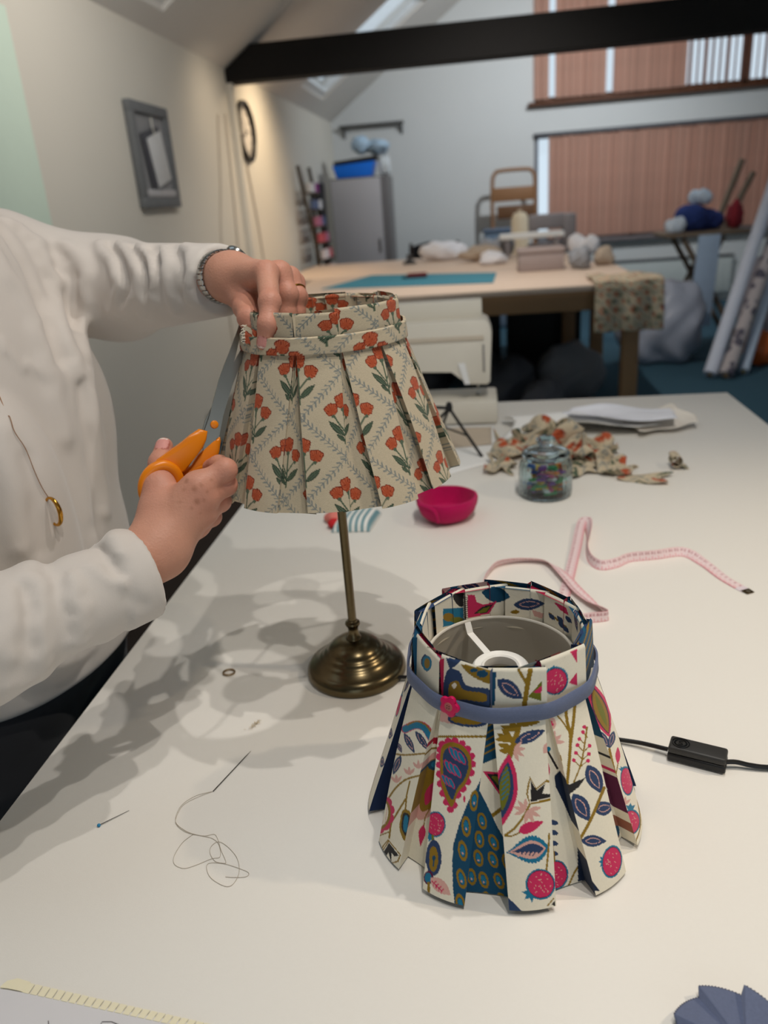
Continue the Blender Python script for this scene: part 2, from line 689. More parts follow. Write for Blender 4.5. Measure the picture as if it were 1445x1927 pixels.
# ================================================================== table lamp
LC = np.array([-.168, .828])
M_BRASS = mat('antique_brass', (104, 92, 68), .26, 1.0, var=.12, scale=60, stretch=(1, 1, 14))
M_BLACK = mat('black_plastic', (26, 26, 27), .38, var=.05)
M_CORD = mat('black_cord', (18, 18, 19), .3, var=.05)
lamp = thing('table_lamp', 'antique brass table lamp base with stepped round foot and slim stem', 'lamp', (LC[0], LC[1], TZ))
prof = [(0, 0), (.0605, 0), (.0625, .0015), (.063, .005), (.0622, .010), (.0595, .0145), (.0555, .0175), (.0525, .0185), (.0505, .0205), (.0485, .0215),
        (.0462, .0240), (.0435, .0265), (.0415, .0275), (.0402, .0300), (.0375, .0325), (.0350, .0338), (.0340, .0362), (.0305, .0400),
        (.0262, .0432), (.0205, .0465), (.0140, .0482), (0, .0484)]
mb = MB().lathe(prof, (LC[0], LC[1], TZ), 96)
mb.build('base', M_BRASS, lamp, sharp=60)
prof = [(0, .046), (.0098, .046), (.0102, .0485), (.0090, .0505), (.0072, .054), (.0064, .0595), (.0066, .064), (.0086, .0670), (.0096, .0690), (.0090, .0712),
        (.0064, .0725), (.0060, .0745), (0, .0745)]
MB().lathe(prof, (LC[0], LC[1], TZ), 32).build('stem_collar', M_BRASS, lamp)
MB().lathe([(0, .07), (.0054, .07), (.0054, .335), (0, .335)], (LC[0], LC[1], TZ), 10).build('stem', M_BRASS, lamp, sharp=25)
MB().lathe([(0, .330), (.012, .330), (.0145, .335), (.0145, .392), (.0125, .394), (.0125, .402), (0, .402)], (LC[0], LC[1], TZ), 24).build('bulb_holder', M_BLACK, lamp)
MB().lathe([(0, .402), (.009, .402), (.011, .410), (.013, .418), (.012, .428), (.006, .436), (0, .438)], (LC[0], LC[1], TZ), 20).build('bulb', mat('frosted_bulb', (235, 232, 225), .3), lamp)
cd = [atz(729, 1272, TZ + .010), atz(755, 1274, TZ + .007), atz(785, 1276, TZ + .004), atz(840, 1290, TZ + .0035), [-.02, .77, TZ + .0035], [.06, .755, TZ + .0035], [.115, .70, TZ + .0035],
      atz(1160, 1391, TZ + .0045), atz(1205, 1398, TZ + .006), atz(1256, 1410, TZ + .008)]
MB().tube(smooth_path(cd, 8), .0024, 8).build('cord', M_CORD, lamp)
MB().tube([atz(727, 1272, TZ + .0105), atz(733, 1272, TZ + .0105)], .0046, 14).build('grommet', M_BLACK, lamp)
# inline switch
sa, sb = atz(1254, 1432, TZ), atz(1364, 1460, TZ)
sd = sb - sa
sd[2] = 0
sl = float(np.linalg.norm(sd))
sx = Vector(sd / sl)
sy = Vector((-sx.y, sx.x, 0))
srot = Matrix((sx, sy, Vector((0, 0, 1)))).transposed()
sc = Vector((sa + sb) / 2) + sy * .0105
mb = MB()
mb.box(sc + Vector((0, 0, .0055)), (sl, .0215, .009), srot, .0022, 3)
sw = mb.build('switch_body', M_BLACK, lamp)
mb = MB()
mb.box(sc + Vector((0, 0, .0142)), (sl - .0006, .0212, .0082), srot, .0026, 3)
mb.build('switch_cover', mat('worn_black_plastic', (50, 49, 47), .45, var=.12, scale=80), sw)
M_PRINT = mat('embossed_black', (9, 9, 10), .3, var=0)
mb = MB()
rc = sc - sx * (sl * .30) + Vector((0, 0, .0184))
for rr in (.0082, .0056):
    mb.tube([rc + sx * (rr * math.cos(a)) + sy * (rr * .95 * math.sin(a)) for a in np.linspace(0, 2 * PI, 33)[:-1]], .0006 if rr > .006 else .0009, 6, True)
spts = [(1.9, 2.1), (.6, 2.7), (-1.1, 2.5), (-1.9, 1.4), (-1.1, .4), (1.1, -.4), (1.9, -1.4), (1.1, -2.5), (-.6, -2.7), (-1.9, -2.1)]
mb.tube(smooth_path([rc + sx * (a * .001) + sy * (b * .001) for a, b in spts], 4), .0006, 6)
mb.build('switch_emblem', M_PRINT, sw)
cd = [sc + sx * (sl / 2 - .003) + Vector((0, 0, .008)), atz(1385, 1434, TZ + .007), atz(1412, 1440, TZ + .005), atz(1450, 1444, TZ + .004), atz(1540, 1444, TZ + .0035), atz(1700, 1420, TZ + .0035), [.60, .50, TZ + .0035], [.61, .25, TZ + .0035], [.605, 0, TZ + .0035], [.61, -.22, TZ + .0035]]
for k, off in enumerate((-.0012, .0012)):
    MB().tube([Vector(p) + sy * off for p in smooth_path(cd, 6)], .0017, 8).build('cord', M_CORD, lamp)

# ================================================================== printed cloth
CREAM = (236, 228, 208)
NAVY, TEAL, DTEAL, MUST, PINK, PALE, BLK, OLIVE, WHT, PURP = (44, 64, 100), (26, 116, 150), (18, 72, 102), (144, 112, 28), (204, 44, 92), (218, 168, 156), (40, 37, 38), (112, 112, 30), (238, 230, 212), (92, 22, 62)


class Paint:
    """colours a cloud of cloth points; X, Y are drawing coordinates on the cloth"""

    def __init__(self, X, Y, base):
        self.X, self.Y = X.ravel(), Y.ravel()
        self.C = np.tile(np.asarray(base, float), (self.X.size, 1))

    def _near(self, x0, x1, y0, y1):
        return np.nonzero((self.X > x0) & (self.X < x1) & (self.Y > y0) & (self.Y < y1))[0]

    def poly(self, pts, col):
        p = np.asarray(pts, float)
        i = self._near(p[:, 0].min(), p[:, 0].max(), p[:, 1].min(), p[:, 1].max())
        if not len(i):
            return
        x, y = self.X[i], self.Y[i]
        ins = np.zeros(len(i), bool)
        for a, b in zip(p, np.roll(p, -1, 0)):
            if a[1] == b[1]:
                continue
            c = ((a[1] > y) != (b[1] > y)) & (x < (b[0] - a[0]) * (y - a[1]) / (b[1] - a[1]) + a[0])
            ins ^= c
        self.C[i[ins]] = col

    def blob(self, pts, col):
        """smooth closed outline through pts"""
        p = [np.asarray(q, float) for q in pts]
        n = len(p)
        out = []
        for k in range(n):
            p0, p1, p2, p3 = p[k - 1], p[k], p[(k + 1) % n], p[(k + 2) % n]
            for t in np.linspace(0, 1, 6)[:-1]:
                out.append(.5 * (2 * p1 + (p2 - p0) * t + (2 * p0 - 5 * p1 + 4 * p2 - p3) * t * t + (3 * p1 - p0 - 3 * p2 + p3) * t ** 3))
        self.poly(out, col)
        return out

    def ell(self, c, rx, ry, rot, col, lobes=0, amp=0.0):
        R = max(rx, ry) * (1 + amp)
        i = self._near(c[0] - R, c[0] + R, c[1] - R, c[1] + R)
        if not len(i):
            return
        a = math.radians(rot)
        dx, dy = self.X[i] - c[0], self.Y[i] - c[1]
        u, v = (dx * math.cos(a) + dy * math.sin(a)) / rx, (-dx * math.sin(a) + dy * math.cos(a)) / ry
        r = np.hypot(u, v)
        if lobes:
            r = r / (1 + amp * np.abs(np.sin(np.arctan2(v, u) * lobes / 2)) - amp)
        self.C[i[r < 1]] = col

    def line(self, pts, w, col, smooth=True, taper=None):
        if smooth and len(pts) > 2:
            pts = smooth_path(pts, 5)
        p = np.asarray(pts, float)
        h = w / 2
        i = self._near(p[:, 0].min() - h, p[:, 0].max() + h, p[:, 1].min() - h, p[:, 1].max() + h)
        if not len(i):
            return
        x, y = self.X[i], self.Y[i]
        d = np.full(len(i), 1e9)
        for a, b in zip(p, p[1:]):
            e = b - a
            t = np.clip(((x - a[0]) * e[0] + (y - a[1]) * e[1]) / max(e @ e, 1e-9), 0, 1)
            d = np.minimum(d, np.hypot(x - a[0] - e[0] * t, y - a[1] - e[1] * t))
        self.C[i[d < h]] = col

    def leaf(self, a, b, w, col, teeth=0, tamp=.15, bias=.5):
        """pointed lens from a to b, w wide"""
        a, b = np.asarray(a, float), np.asarray(b, float)
        L = np.linalg.norm(b - a)
        e = (b - a) / L
        lo = np.minimum(a, b) - w
        hi = np.maximum(a, b) + w
        i = self._near(lo[0], hi[0], lo[1], hi[1])
        if not len(i):
            return
        dx, dy = self.X[i] - a[0], self.Y[i] - a[1]
        s = (dx * e[0] + dy * e[1]) / L
        q = np.abs(-dx * e[1] + dy * e[0])
        sc_ = np.clip(s, 0, 1)
        pw = math.log(.5) / math.log(bias)
        sh = np.sin(PI * sc_ ** pw) ** .85
        if teeth:
            sh = sh * (1 + tamp * np.abs(np.sin(sc_ * PI * teeth)))
        self.C[i[(s > 0) & (s < 1) & (q < w / 2 * sh)]] = col

    def nleaf(self, a, b, w, bias=.45):
        """navy leaf with a pale drawn outline inside"""
        a, b = np.asarray(a, float), np.asarray(b, float)
        self.leaf(a, b, w, NAVY, bias=bias)
        m0, m1 = a + (b - a) * .17, a + (b - a) * .83
        self.leaf(m0, m1, w * .52, PALE, bias=bias)
        self.leaf(m0 + (b - a) * .03, m1 - (b - a) * .03, w * .40, NAVY, bias=bias)

    def pome(self, c, rx, ry, rot, crown):
        """pomegranate: blue rind, pink flesh, pale seeds, blue crown"""
        c = np.asarray(c, float)
        k = np.asarray(crown, float)
        e = (k - c) / np.linalg.norm(k - c)
        n = np.array([-e[1], e[0]])
        w = min(rx, ry)
        self.poly([k + n * w * .22 - e * w * .6, k + n * w * .50, k + n * w * .16 - e * w * .1, k + e * w * .22, k - n * w * .16 - e * w * .1, k - n * w * .50, k - n * w * .22 - e * w * .6], TEAL)
        self.ell(c, rx, ry, rot, TEAL)
        self.ell(c - e * w * .02, rx * .90, ry * .90, rot, PURP)
        self.ell(c - e * w * .02, rx * .86, ry * .86, rot, PINK)
        r2 = np.random.default_rng(int(abs(c[0] * 7 + c[1])))
        for _ in range(22):
            a, q = r2.uniform(0, 2 * PI), math.sqrt(r2.uniform(0, 1)) * .72
            p = c + np.array([math.cos(a) * rx * q, math.sin(a) * ry * q])
            b = r2.uniform(0, PI)
            d = np.array([math.cos(b), math.sin(b)]) * w * .05
            self.line([p - d, p + d], w * .045, PALE, False)

    def fan(self, c, ang, r, col=PALE, n=4, w=.16):
        for k in range(n):
            a = math.radians(ang + (k - (n - 1) / 2) * 38)
            self.leaf(c, (c[0] + r * math.cos(a), c[1] + r * math.sin(a)), r * w * 2, col)

    def eye(self, c, rx, ry, rot):
        self.ell(c, rx, ry, rot, MUST)
        self.ell(c, rx * .60, ry * .66, rot, DTEAL)
        self.ell(c, rx * .48, ry * .55, rot, TEAL)
        self.ell((c[0], c[1] + ry * .25), rx * .2, ry * .12, rot, PALE)

    def lin(self):
        return lin(self.C)


def hom(src, dst):
    """plane map taking four src points to four dst points"""
    A = []
    for (x, y), (u, v) in zip(src, dst):
        A.append([x, y, 1, 0, 0, 0, -u * x, -u * y, -u])
        A.append([0, 0, 0, x, y, 1, -v * x, -v * y, -v])
    h = np.linalg.svd(np.array(A, float))[2][-1]
    return h.reshape(3, 3)


def c4(P):   # three sheets the motifs were sketched on
    return (P[..., 0] - 760) * 3.803, (P[..., 1] - 1080) * 3.803


def c5(P):
    return (P[..., 0] - 680) * 5.071, (P[..., 1] - 1360) * 5.071


def c6(P):
    return (P[..., 0] - 930) * 4.379, (P[..., 1] - 1300) * 4.379


# ---- motifs on the bird-and-pomegranate cloth, one function for each panel of the skirt
def p_F2(g):
    g.line([(420, 60), (520, 20), (610, 50), (670, 150)], 80, PINK)
    g.line([(420, 60), (520, 22), (606, 52), (668, 150)], 66, TEAL)
    g.line([(440, 20), (530, -12), (620, 30), (680, 120)], 14, MUST)
    g.nleaf((408, 100), (508, 290), 62)
    g.nleaf((515, 80), (645, 270), 62)
    g.nleaf((375, 312), (302, 498), 66)
    g.nleaf((345, 190), (385, 288), 40)
    g.line([(335, 300), (430, 308), (640, 290)], 17, MUST)
    for c in ((545, 440), (458, 500), (335, 575)):
        g.fan(c, -92, 85, n=3)
    g.line([(262, 715), (330, 620), (430, 540), (575, 500)], 18, MUST)
    g.line([(462, 560), (432, 700), (420, 830)], 15, MUST)
    g.line([(420, 730), (330, 880), (285, 960), (266, 1100)], 18, MUST)
    g.line([(270, 1040), (150, 1085)], 12, MUST, False)
    for a in range(-100, 111, 30):
        r = math.radians(a)
        g.ell((150 + 130 * math.cos(r), 860 + 165 * math.sin(r)), 38, 48, a, PINK)
    g.ell((150, 860), 130, 165, 0, MUST)
    g.ell((145, 855), 112, 146, 0, WHT)
    for k in range(7):
        g.line([(90 + 26 * k, 760 + 8 * k), (70 + 26 * k, 920 + 8 * k)], 5, PALE, False)
    g.blob([(400, 830), (470, 860), (462, 990), (440, 1110), (405, 1125), (365, 1020), (370, 920)], MUST)
    g.blob([(405, 860), (458, 885), (450, 990), (428, 1085), (385, 1010), (388, 920)], BLK)
    g.blob([(412, 890), (446, 905), (438, 1000), (420, 1050), (398, 1000)], TEAL)
    g.poly([(170, 1262), (262, 1120), (378, 1262), (352, 1330), (285, 1345), (220, 1325)], MUST)
    g.poly([(182, 1262), (263, 1138), (366, 1262), (340, 1318), (285, 1335), (228, 1315)], WHT)
    g.poly([(190, 1270), (264, 1146), (358, 1270), (312, 1276), (288, 1240), (285, 1335), (258, 1240), (232, 1275)], BLK)
    g.line([(255, 1120), (200, 1190), (185, 1260)], 11, MUST)
    g.ell((130, 1108), 36, 48, 20, PINK)


def p_R23(g):
    g.poly([(690, 140), (790, 140), (790, 215), (680, 200)], (178, 16, 52))
    g.line([(640, 248), (780, 236)], 18, MUST, False)
    g.blob([(640, 330), (780, 330), (780, 760), (560, 930), (520, 760)], PALE)
    g.blob([(640, 380), (760, 380), (760, 700), (580, 850), (560, 660)], MUST)
    g.ell((705, 405), 72, 50, -4, DTEAL)
    g.ell((715, 400), 50, 34, -4, TEAL)
    g.leaf((610, 790), (700, 560), 90, PINK)
    g.line([(670, 790), (610, 900), (592, 1000)], 10, MUST)
    g.leaf((560, 1195), (590, 975), 66, PINK, bias=.65)


def p_F3(g):
    g.ell((900, -60), 230, 75, 6, PALE)
    g.ell((1010, -20), 190, 60, 6, NAVY)
    g.ell((1000, -20), 150, 36, 6, MUST)
    g.line([(740, 132), (1230, 132)], 22, MUST, False)
    tear = np.array([(770, 205), (870, 170), (980, 215), (1050, 320), (1055, 450), (1000, 590), (920, 690), (862, 830), (800, 730), (752, 580), (745, 430), (745, 300)], float)
    cen = np.array([890, 430.0])
    out = g.blob(cen + (tear - cen) * 1.0, PINK)
    for k in range(0, len(out), 3):
        g.ell(out[k], 34, 34, 0, PINK)
    g.blob(cen + (tear - cen) * .94, MUST)
    g.blob(cen + (tear - cen) * .76, NAVY)
    for (x, y, s) in ((895, 315, 1), (850, 440, 1), (810, 560, .8)):
        for k in range(3):
            q = (x + (k - .5) * 42 * s, y + (k - 1) * 22 * s)
            g.ell(q, 26 * s, 74 * s, -28, PINK)
            g.ell(q, 19 * s, 62 * s, -28, TEAL)
    g.pome((705, 970), 98, 124, 0, (650, 1120))
    g.line([(680, 1080), (682, 1130)], 22, OLIVE, False)
    g.ell((690, 1290), 74, 172, 0, NAVY)
    g.ell((686, 1300), 46, 122, 0, MUST)
    g.line([(686, 1370), (690, 1300)], 14, DTEAL, False)
    g.ell((692, 1290), 18, 22, 0, DTEAL)
    g.poly([(590, 1230), (650, 1228), (645, 1400), (610, 1330)], NAVY)
    g.ell((640, 1480), 46, 66, 0, PURP)
    g.ell((636, 1480), 32, 48, 0, TEAL)
    g.line([(642, 1530), (642, 1700)], 26, MUST, False)
    g.leaf((660, 1480), (850, 1645), 118, PALE, bias=.45)
    g.line([(672, 1512), (770, 1610)], 9, PINK, False)
    for k in range(4):
        x, y = 690 + 24 * k, 1530 + 24 * k
        g.line([(x, y), (x + 22, y - 14)], 9, PINK, False)
        g.line([(x, y), (x - 2, y + 26)], 9, PINK, False)
    g.ell((982, 730), 10, 34, 0, PINK)
    g.poly([(1185, 340), (1160, 480), (1120, 580), (1015, 760), (935, 960), (880, 1150), (866, 1300), (872, 1560), (900, 1850), (1150, 1850), (1250, 300)], DTEAL)
    for (x, y, r) in ((1076, 745, 4), (1000, 990, -4), (966, 1222, -8), (955, 1490, -14), (945, 1730, -12)):
        g.eye((x, y), 44, 100, r)


def p_R34(g):
    g.poly([(1190, -60), (1300, -60), (1310, 330), (1160, 390)], DTEAL)
    for k in range(7):
        g.line([(1170, 300 - 62 * k), (1320, 220 - 62 * k)], 15, MUST, False)
    g.poly([(1158, 462), (1420, 480), (1420, 760), (1330, 705)], PINK)
    g.poly([(1195, 485), (1420, 500), (1420, 690), (1320, 660)], BLK)
    g.poly([(1235, 510), (1420, 520), (1420, 600), (1300, 590)], OLIVE)
    g.line([(1225, 905), (1420, 760)], 38, MUST, False)
    g.poly([(1100, 640), (1135, 660), (1190, 770), (1300, 1000), (1420, 1200), (1420, 1800), (980, 1800), (1000, 1100)], DTEAL)
    for (x, y, r) in ((1152, 938, -14), (1126, 1112, -10), (1262, 1142, -24), (1116, 1292, -14), (1256, 1308, -22), (1166, 1500, -18), (1312, 1508, -24), (1050, 1470, -10), (1200, 1690, -20), (1340, 1700, -20), (1390, 1330, -20)):
        g.eye((x, y), 44, 84, r)


def p_F4(g):
    g.line([(225, 180), (190, 340), (120, 560)], 46, MUST)
    for a, b in (((190, 330), (50, 290)), ((180, 400), (0, 400)), ((170, 430), (20, 350)), ((150, 470), (30, 440)), ((210, 290), (330, 250)), ((220, 270), (380, 255)), ((215, 250), (80, 240)), ((200, 300), (120, 270)), ((160, 420), (60, 310)), ((140, 500), (40, 490))):
        g.leaf(a, b, 44, MUST, teeth=3)
    g.nleaf((168, 425), (420, 325), 96)
    g.fan((160, 490), 10, 100, n=4)
    g.fan((480, 420), 110, 120, n=2, w=.3)
    g.leaf((120, 520), (66, 1110), 200, PINK)
    g.leaf((112, 585), (66, 1050), 140, NAVY)
    g.leaf((104, 610), (66, 990), 90, OLIVE)
    for k in range(6):
        g.line([(60, 900 - 40 * k), (112, 850 - 40 * k)], 8, TEAL, False)
    g.poly([(294, 706), (346, 800), (432, 732), (470, 745), (470, 905), (292, 940), (262, 850), (275, 770)], MUST)
    g.poly([(298, 728), (346, 818), (424, 752), (470, 760), (470, 882), (296, 926), (277, 850)], WHT)
    g.poly([(302, 742), (350, 822), (420, 764), (396, 848), (470, 850), (470, 872), (300, 918)], BLK)
    g.line([(292, 936), (250, 1020), (180, 1120), (90, 1190)], 19, MUST)
    g.line([(90, 1195), (140, 1198), (215, 1165)], 13, MUST)
    g.leaf((205, 1160), (408, 1076), 88, PINK, bias=.36)
    g.fan((255, 985), -145, 100, n=4)
    g.fan((275, 985), 45, 115, n=4)
    g.leaf((92, 1335), (452, 1290), 212, TEAL, teeth=13, tamp=.13, bias=.62)
    g.leaf((112, 1332), (425, 1296), 150, PALE, bias=.62)
    g.leaf((150, 1326), (406, 1300), 100, NAVY, bias=.62)
    for k in range(5):
        g.leaf((190 + 34 * k, 1372), (224 + 34 * k, 1325), 20, PALE)
    g.line([(452, 1180), (446, 1300), (430, 1480)], 16, MUST)
    g.pome((380, 1595), 122, 128, -20, (268, 1702))
    g.line([(440, 1770), (490, 1710)], 10, MUST, False)
    g.poly([(470, 1760), (500, 1730), (500, 1775)], BLK)
    g.poly([(110, 1700), (245, 1830), (110, 1850)], NAVY)


def p_R45(g):
    g.leaf((425, 560), (420, 760), 70, PINK)
    g.line([(430, 480), (520, 640)], 18, BLK, False)
    g.ell((445, 480), 20, 20, 0, TEAL)
    g.pome((505, 1520), 104, 126, 10, (520, 1650))
    for y in (1085, 1168, 1255, 1338):
        g.ell((485, y), 42, 21, 12, NAVY)
    g.line([(495, 1400), (480, 1300), (455, 1190)], 20, MUST)
    g.line([(610, 1610), (660, 1500), (720, 1400)], 16, MUST)
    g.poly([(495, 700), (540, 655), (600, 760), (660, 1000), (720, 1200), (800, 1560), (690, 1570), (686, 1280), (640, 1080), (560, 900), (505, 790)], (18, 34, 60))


def p_F5(g):
    g.line([(588, 60), (595, 220), (628, 400), (600, 770)], 26, MUST)
    g.line([(668, 30), (655, 220), (630, 420)], 26, MUST)
    g.line([(500, 185), (560, 250), (605, 320)], 14, MUST)
    g.ell((478, 168), 42, 34, 0, PINK)
    g.ell((455, 275), 52, 62, 20, PALE)
    g.fan((450, 285), -70, 46, PINK, 4, .3)
    g.fan((480, 425), -60, 100, n=4)
    g.line([(470, 440), (535, 540), (566, 740)], 26, MUST)
    g.line([(765, 300), (740, 470), (712, 610), (655, 755)], 13, MUST)
    for (x, y), (u, v) in (((730, 340), (768, 385)), ((700, 397), (748, 440)), ((685, 447), (735, 500)), ((785, 453), (740, 500)), ((673, 512), (722, 560)), ((780, 520), (725, 570)), ((655, 572), (708, 625)), ((772, 576), (708, 625)), ((742, 298), (765, 330))):
        g.line([(x, y), (u, v)], 9, MUST, False)
        g.ell((x, y), 16, 16, 0, PINK)
    g.poly([(555, 762), (622, 772), (752, 714), (700, 790), (608, 862), (580, 830)], BLK)
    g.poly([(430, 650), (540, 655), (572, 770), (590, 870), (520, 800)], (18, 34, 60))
    g.nleaf((768, 612), (886, 846), 132)
    g.nleaf((650, 850), (782, 1072), 140)
    g.nleaf((828, 990), (985, 945), 118)
    g.line([(905, 800), (800, 1050), (705, 1225)], 26, MUST)
    g.nleaf((716, 1236), (922, 1238), 98)
    g.pome((968, 1408), 84, 136, 8, (872, 1408))
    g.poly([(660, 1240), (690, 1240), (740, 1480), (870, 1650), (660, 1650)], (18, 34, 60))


def p_R56(g):
    g.blob([(850, 500), (920, 480), (905, 560)], BLK)
    g.leaf((880, 560), (975, 710), 66, PINK)
    g.blob([(860, 670), (910, 672), (950, 760), (1035, 900), (1000, 890), (920, 790)], PURP)
    g.blob([(900, 830), (950, 820), (990, 900), (1045, 990), (1010, 980), (930, 900)], PURP)
    g.blob([(960, 1040), (1010, 1040), (1030, 1200), (985, 1180)], (150, 92, 70))
    g.ell((1010, 1160), 22, 50, 0, DTEAL)
    g.poly([(680, 40), (760, 0), (890, 380), (840, 420), (760, 240)], DTEAL)


def p_F6(g):
    g.leaf((790, -80), (946, 380), 160, PINK)
    g.leaf((806, -40), (942, 356), 118, PURP)
    g.leaf((812, -20), (940, 345), 96, MUST)
    g.leaf((830, 20), (930, 300), 44, OLIVE)
    g.nleaf((868, 335), (944, 470), 62)
    g.nleaf((985, 332), (948, 478), 56)
    g.nleaf((830, 440), (910, 522), 52)
    g.line([(948, 480), (985, 640), (1022, 790), (1048, 930), (1078, 1035)], 21, MUST)
    g.line([(1002, 700), (1022, 580)], 9, MUST, False)
    g.leaf((1018, 602), (1018, 462), 40, PINK)
    g.leaf((885, 575), (970, 705), 58, PINK)
    g.line([(950, 705), (1012, 785)], 9, MUST, False)
    g.pome((1092, 742), 52, 122, -6, (1046, 630))
    g.fan((1070, 940), -80, 70, n=3)
    g.pome((1124, 1082), 80, 108, 6, (1122, 940))
    g.line([(1140, 1190), (1130, 1260)], 20, MUST, False)
    g.line([(1180, 900), (1205, 1100), (1160, 1260)], 10, MUST)


def p_any(seed):
    def f(g):
        r = np.random.default_rng(seed)
        x0, x1, y0, y1 = g.X.min(), g.X.max(), g.Y.min(), g.Y.max()
        w, h = x1 - x0, y1 - y0
        g.line([(x0 + w * .5, y0), (x0 + w * .35, y0 + h * .5), (x0 + w * .6, y1)], w * .05, MUST)
        for k in range(5):
            c = np.array([x0 + w * r.uniform(.15, .85), y0 + h * (.1 + .19 * k)])
            a = r.uniform(0, 2 * PI)
            d = np.array([math.cos(a), math.sin(a)]) * w * .3
            if k % 3 == 1:
                g.pome(c, w * .24, w * .26, 0, c - np.array([0, w * .34]))
            else:
                g.nleaf(c - d, c + d, w * .24)
    return f


def k_yellow(g):
    g.poly([(300, 600), (420, 610), (330, 690)], NAVY)
    g.blob([(305, 700), (400, 700), (450, 800), (620, 830), (620, 960), (300, 950)], NAVY)
    g.blob([(325, 790), (385, 765), (430, 830), (580, 856), (578, 915), (440, 900), (330, 890)], MUST)
    g.ell((360, 800), 16, 20, 0, CREAM)
    g.blob([(410, 650), (480, 660), (590, 680), (620, 700), (620, 780), (560, 770), (470, 720)], MUST)
    g.ell((560, 715), 40, 26, 0, DTEAL)
    g.ell((500, 690), 26, 14, 0, DTEAL)


def k_leaf(g):
    g.nleaf((668, 758), (850, 895), 112)
    g.line([(905, 690), (885, 790), (862, 940)], 36, MUST)
    g.line([(822, 690), (880, 790)], 22, MUST, False)
    g.poly([(885, 880), (985, 770), (985, 910)], OLIVE)
    g.poly([(920, 850), (985, 800), (985, 850)], PINK)
    g.poly([(610, 700), (660, 700), (650, 940), (610, 940)], DTEAL)


def k_pome(g):
    g.pome((1082, 765), 92, 104, 25, (1072, 668))
    g.poly([(1190, 560), (1240, 540), (1240, 640)], PINK)
    g.poly([(1180, 780), (1240, 700), (1240, 800)], PINK)


def k_teal(g):
    g.nleaf((150, 575), (165, 700), 70)
    g.ell((165, 640), 34, 55, 0, TEAL)
    g.ell((165, 640), 20, 36, 0, MUST)
    g.poly([(205, 520), (320, 620), (320, 720)], NAVY)
    g.fan((270, 800), -60, 60, PINK, 3)


def k_in_a(g):
    g.leaf((555, 130), (760, 165), 110, DTEAL)
    g.poly([(440, 150), (505, 150), (520, 200), (570, 220), (665, 195), (610, 285), (440, 320)], PINK)
    g.poly([(500, 285), (560, 235), (640, 215), (590, 280)], BLK)
    g.poly([(520, 280), (570, 245), (620, 232), (585, 275)], OLIVE)
    g.line([(440, 160), (440, 310)], 30, WHT, False)
    for k in range(11):
        g.line([(428, 165 + 14 * k), (455, 172 + 14 * k)], 5, BLK, False)


def k_in_b(g):
    g.nleaf((785, 222), (1010, 212), 84)
    g.leaf((760, 275), (830, 270), 30, MUST)
    g.poly([(915, 255), (1000, 285), (990, 320), (930, 300)], PALE)


def k_in_c(g):
    g.line([(1040, 280), (1100, 330), (1160, 380)], 12, MUST)
    for c in ((1060, 310), (1120, 330), (1130, 370), (1180, 330), (1160, 400)):
        g.leaf((c[0] - 25, c[1] - 30), (c[0] + 20, c[1] + 22), 30, NAVY)
    g.poly([(1070, 200), (1160, 240), (1180, 300), (1120, 260)], PINK)


def k_in_d(g):
    g.poly([(280, 250), (430, 240), (430, 350), (280, 380)], TEAL)
    g.ell((320, 310), 40, 30, 0, MUST)
    g.ell((380, 330), 46, 22, 0, OLIVE)
    g.blob([(350, 150), (430, 140), (425, 230), (380, 220)], BLK)


def band_grid(name, c, r, z0, z1, thick, m, parent, n=160, tilt=0, paint=None):
    """a flat tape lying round a ring"""
    rows = []
    for (dr, z) in ((0, z0), (thick, z0 + .0006), (thick * 1.1, (z0 + z1) / 2), (thick, z1 - .0006), (0, z1)):
        a = np.arange(n) * 2 * PI / n
        rr = np.array([r(x, z) for x in a]) + dr
        rows.append(np.stack([c[0] + rr * np.cos(a), c[1] + rr * np.sin(a), np.full(n, z) + tilt * np.cos(a)], -1))
    V = np.concatenate(rows)
    return npmesh(name, V, grid_quads(5, n, closed=True), m, parent)


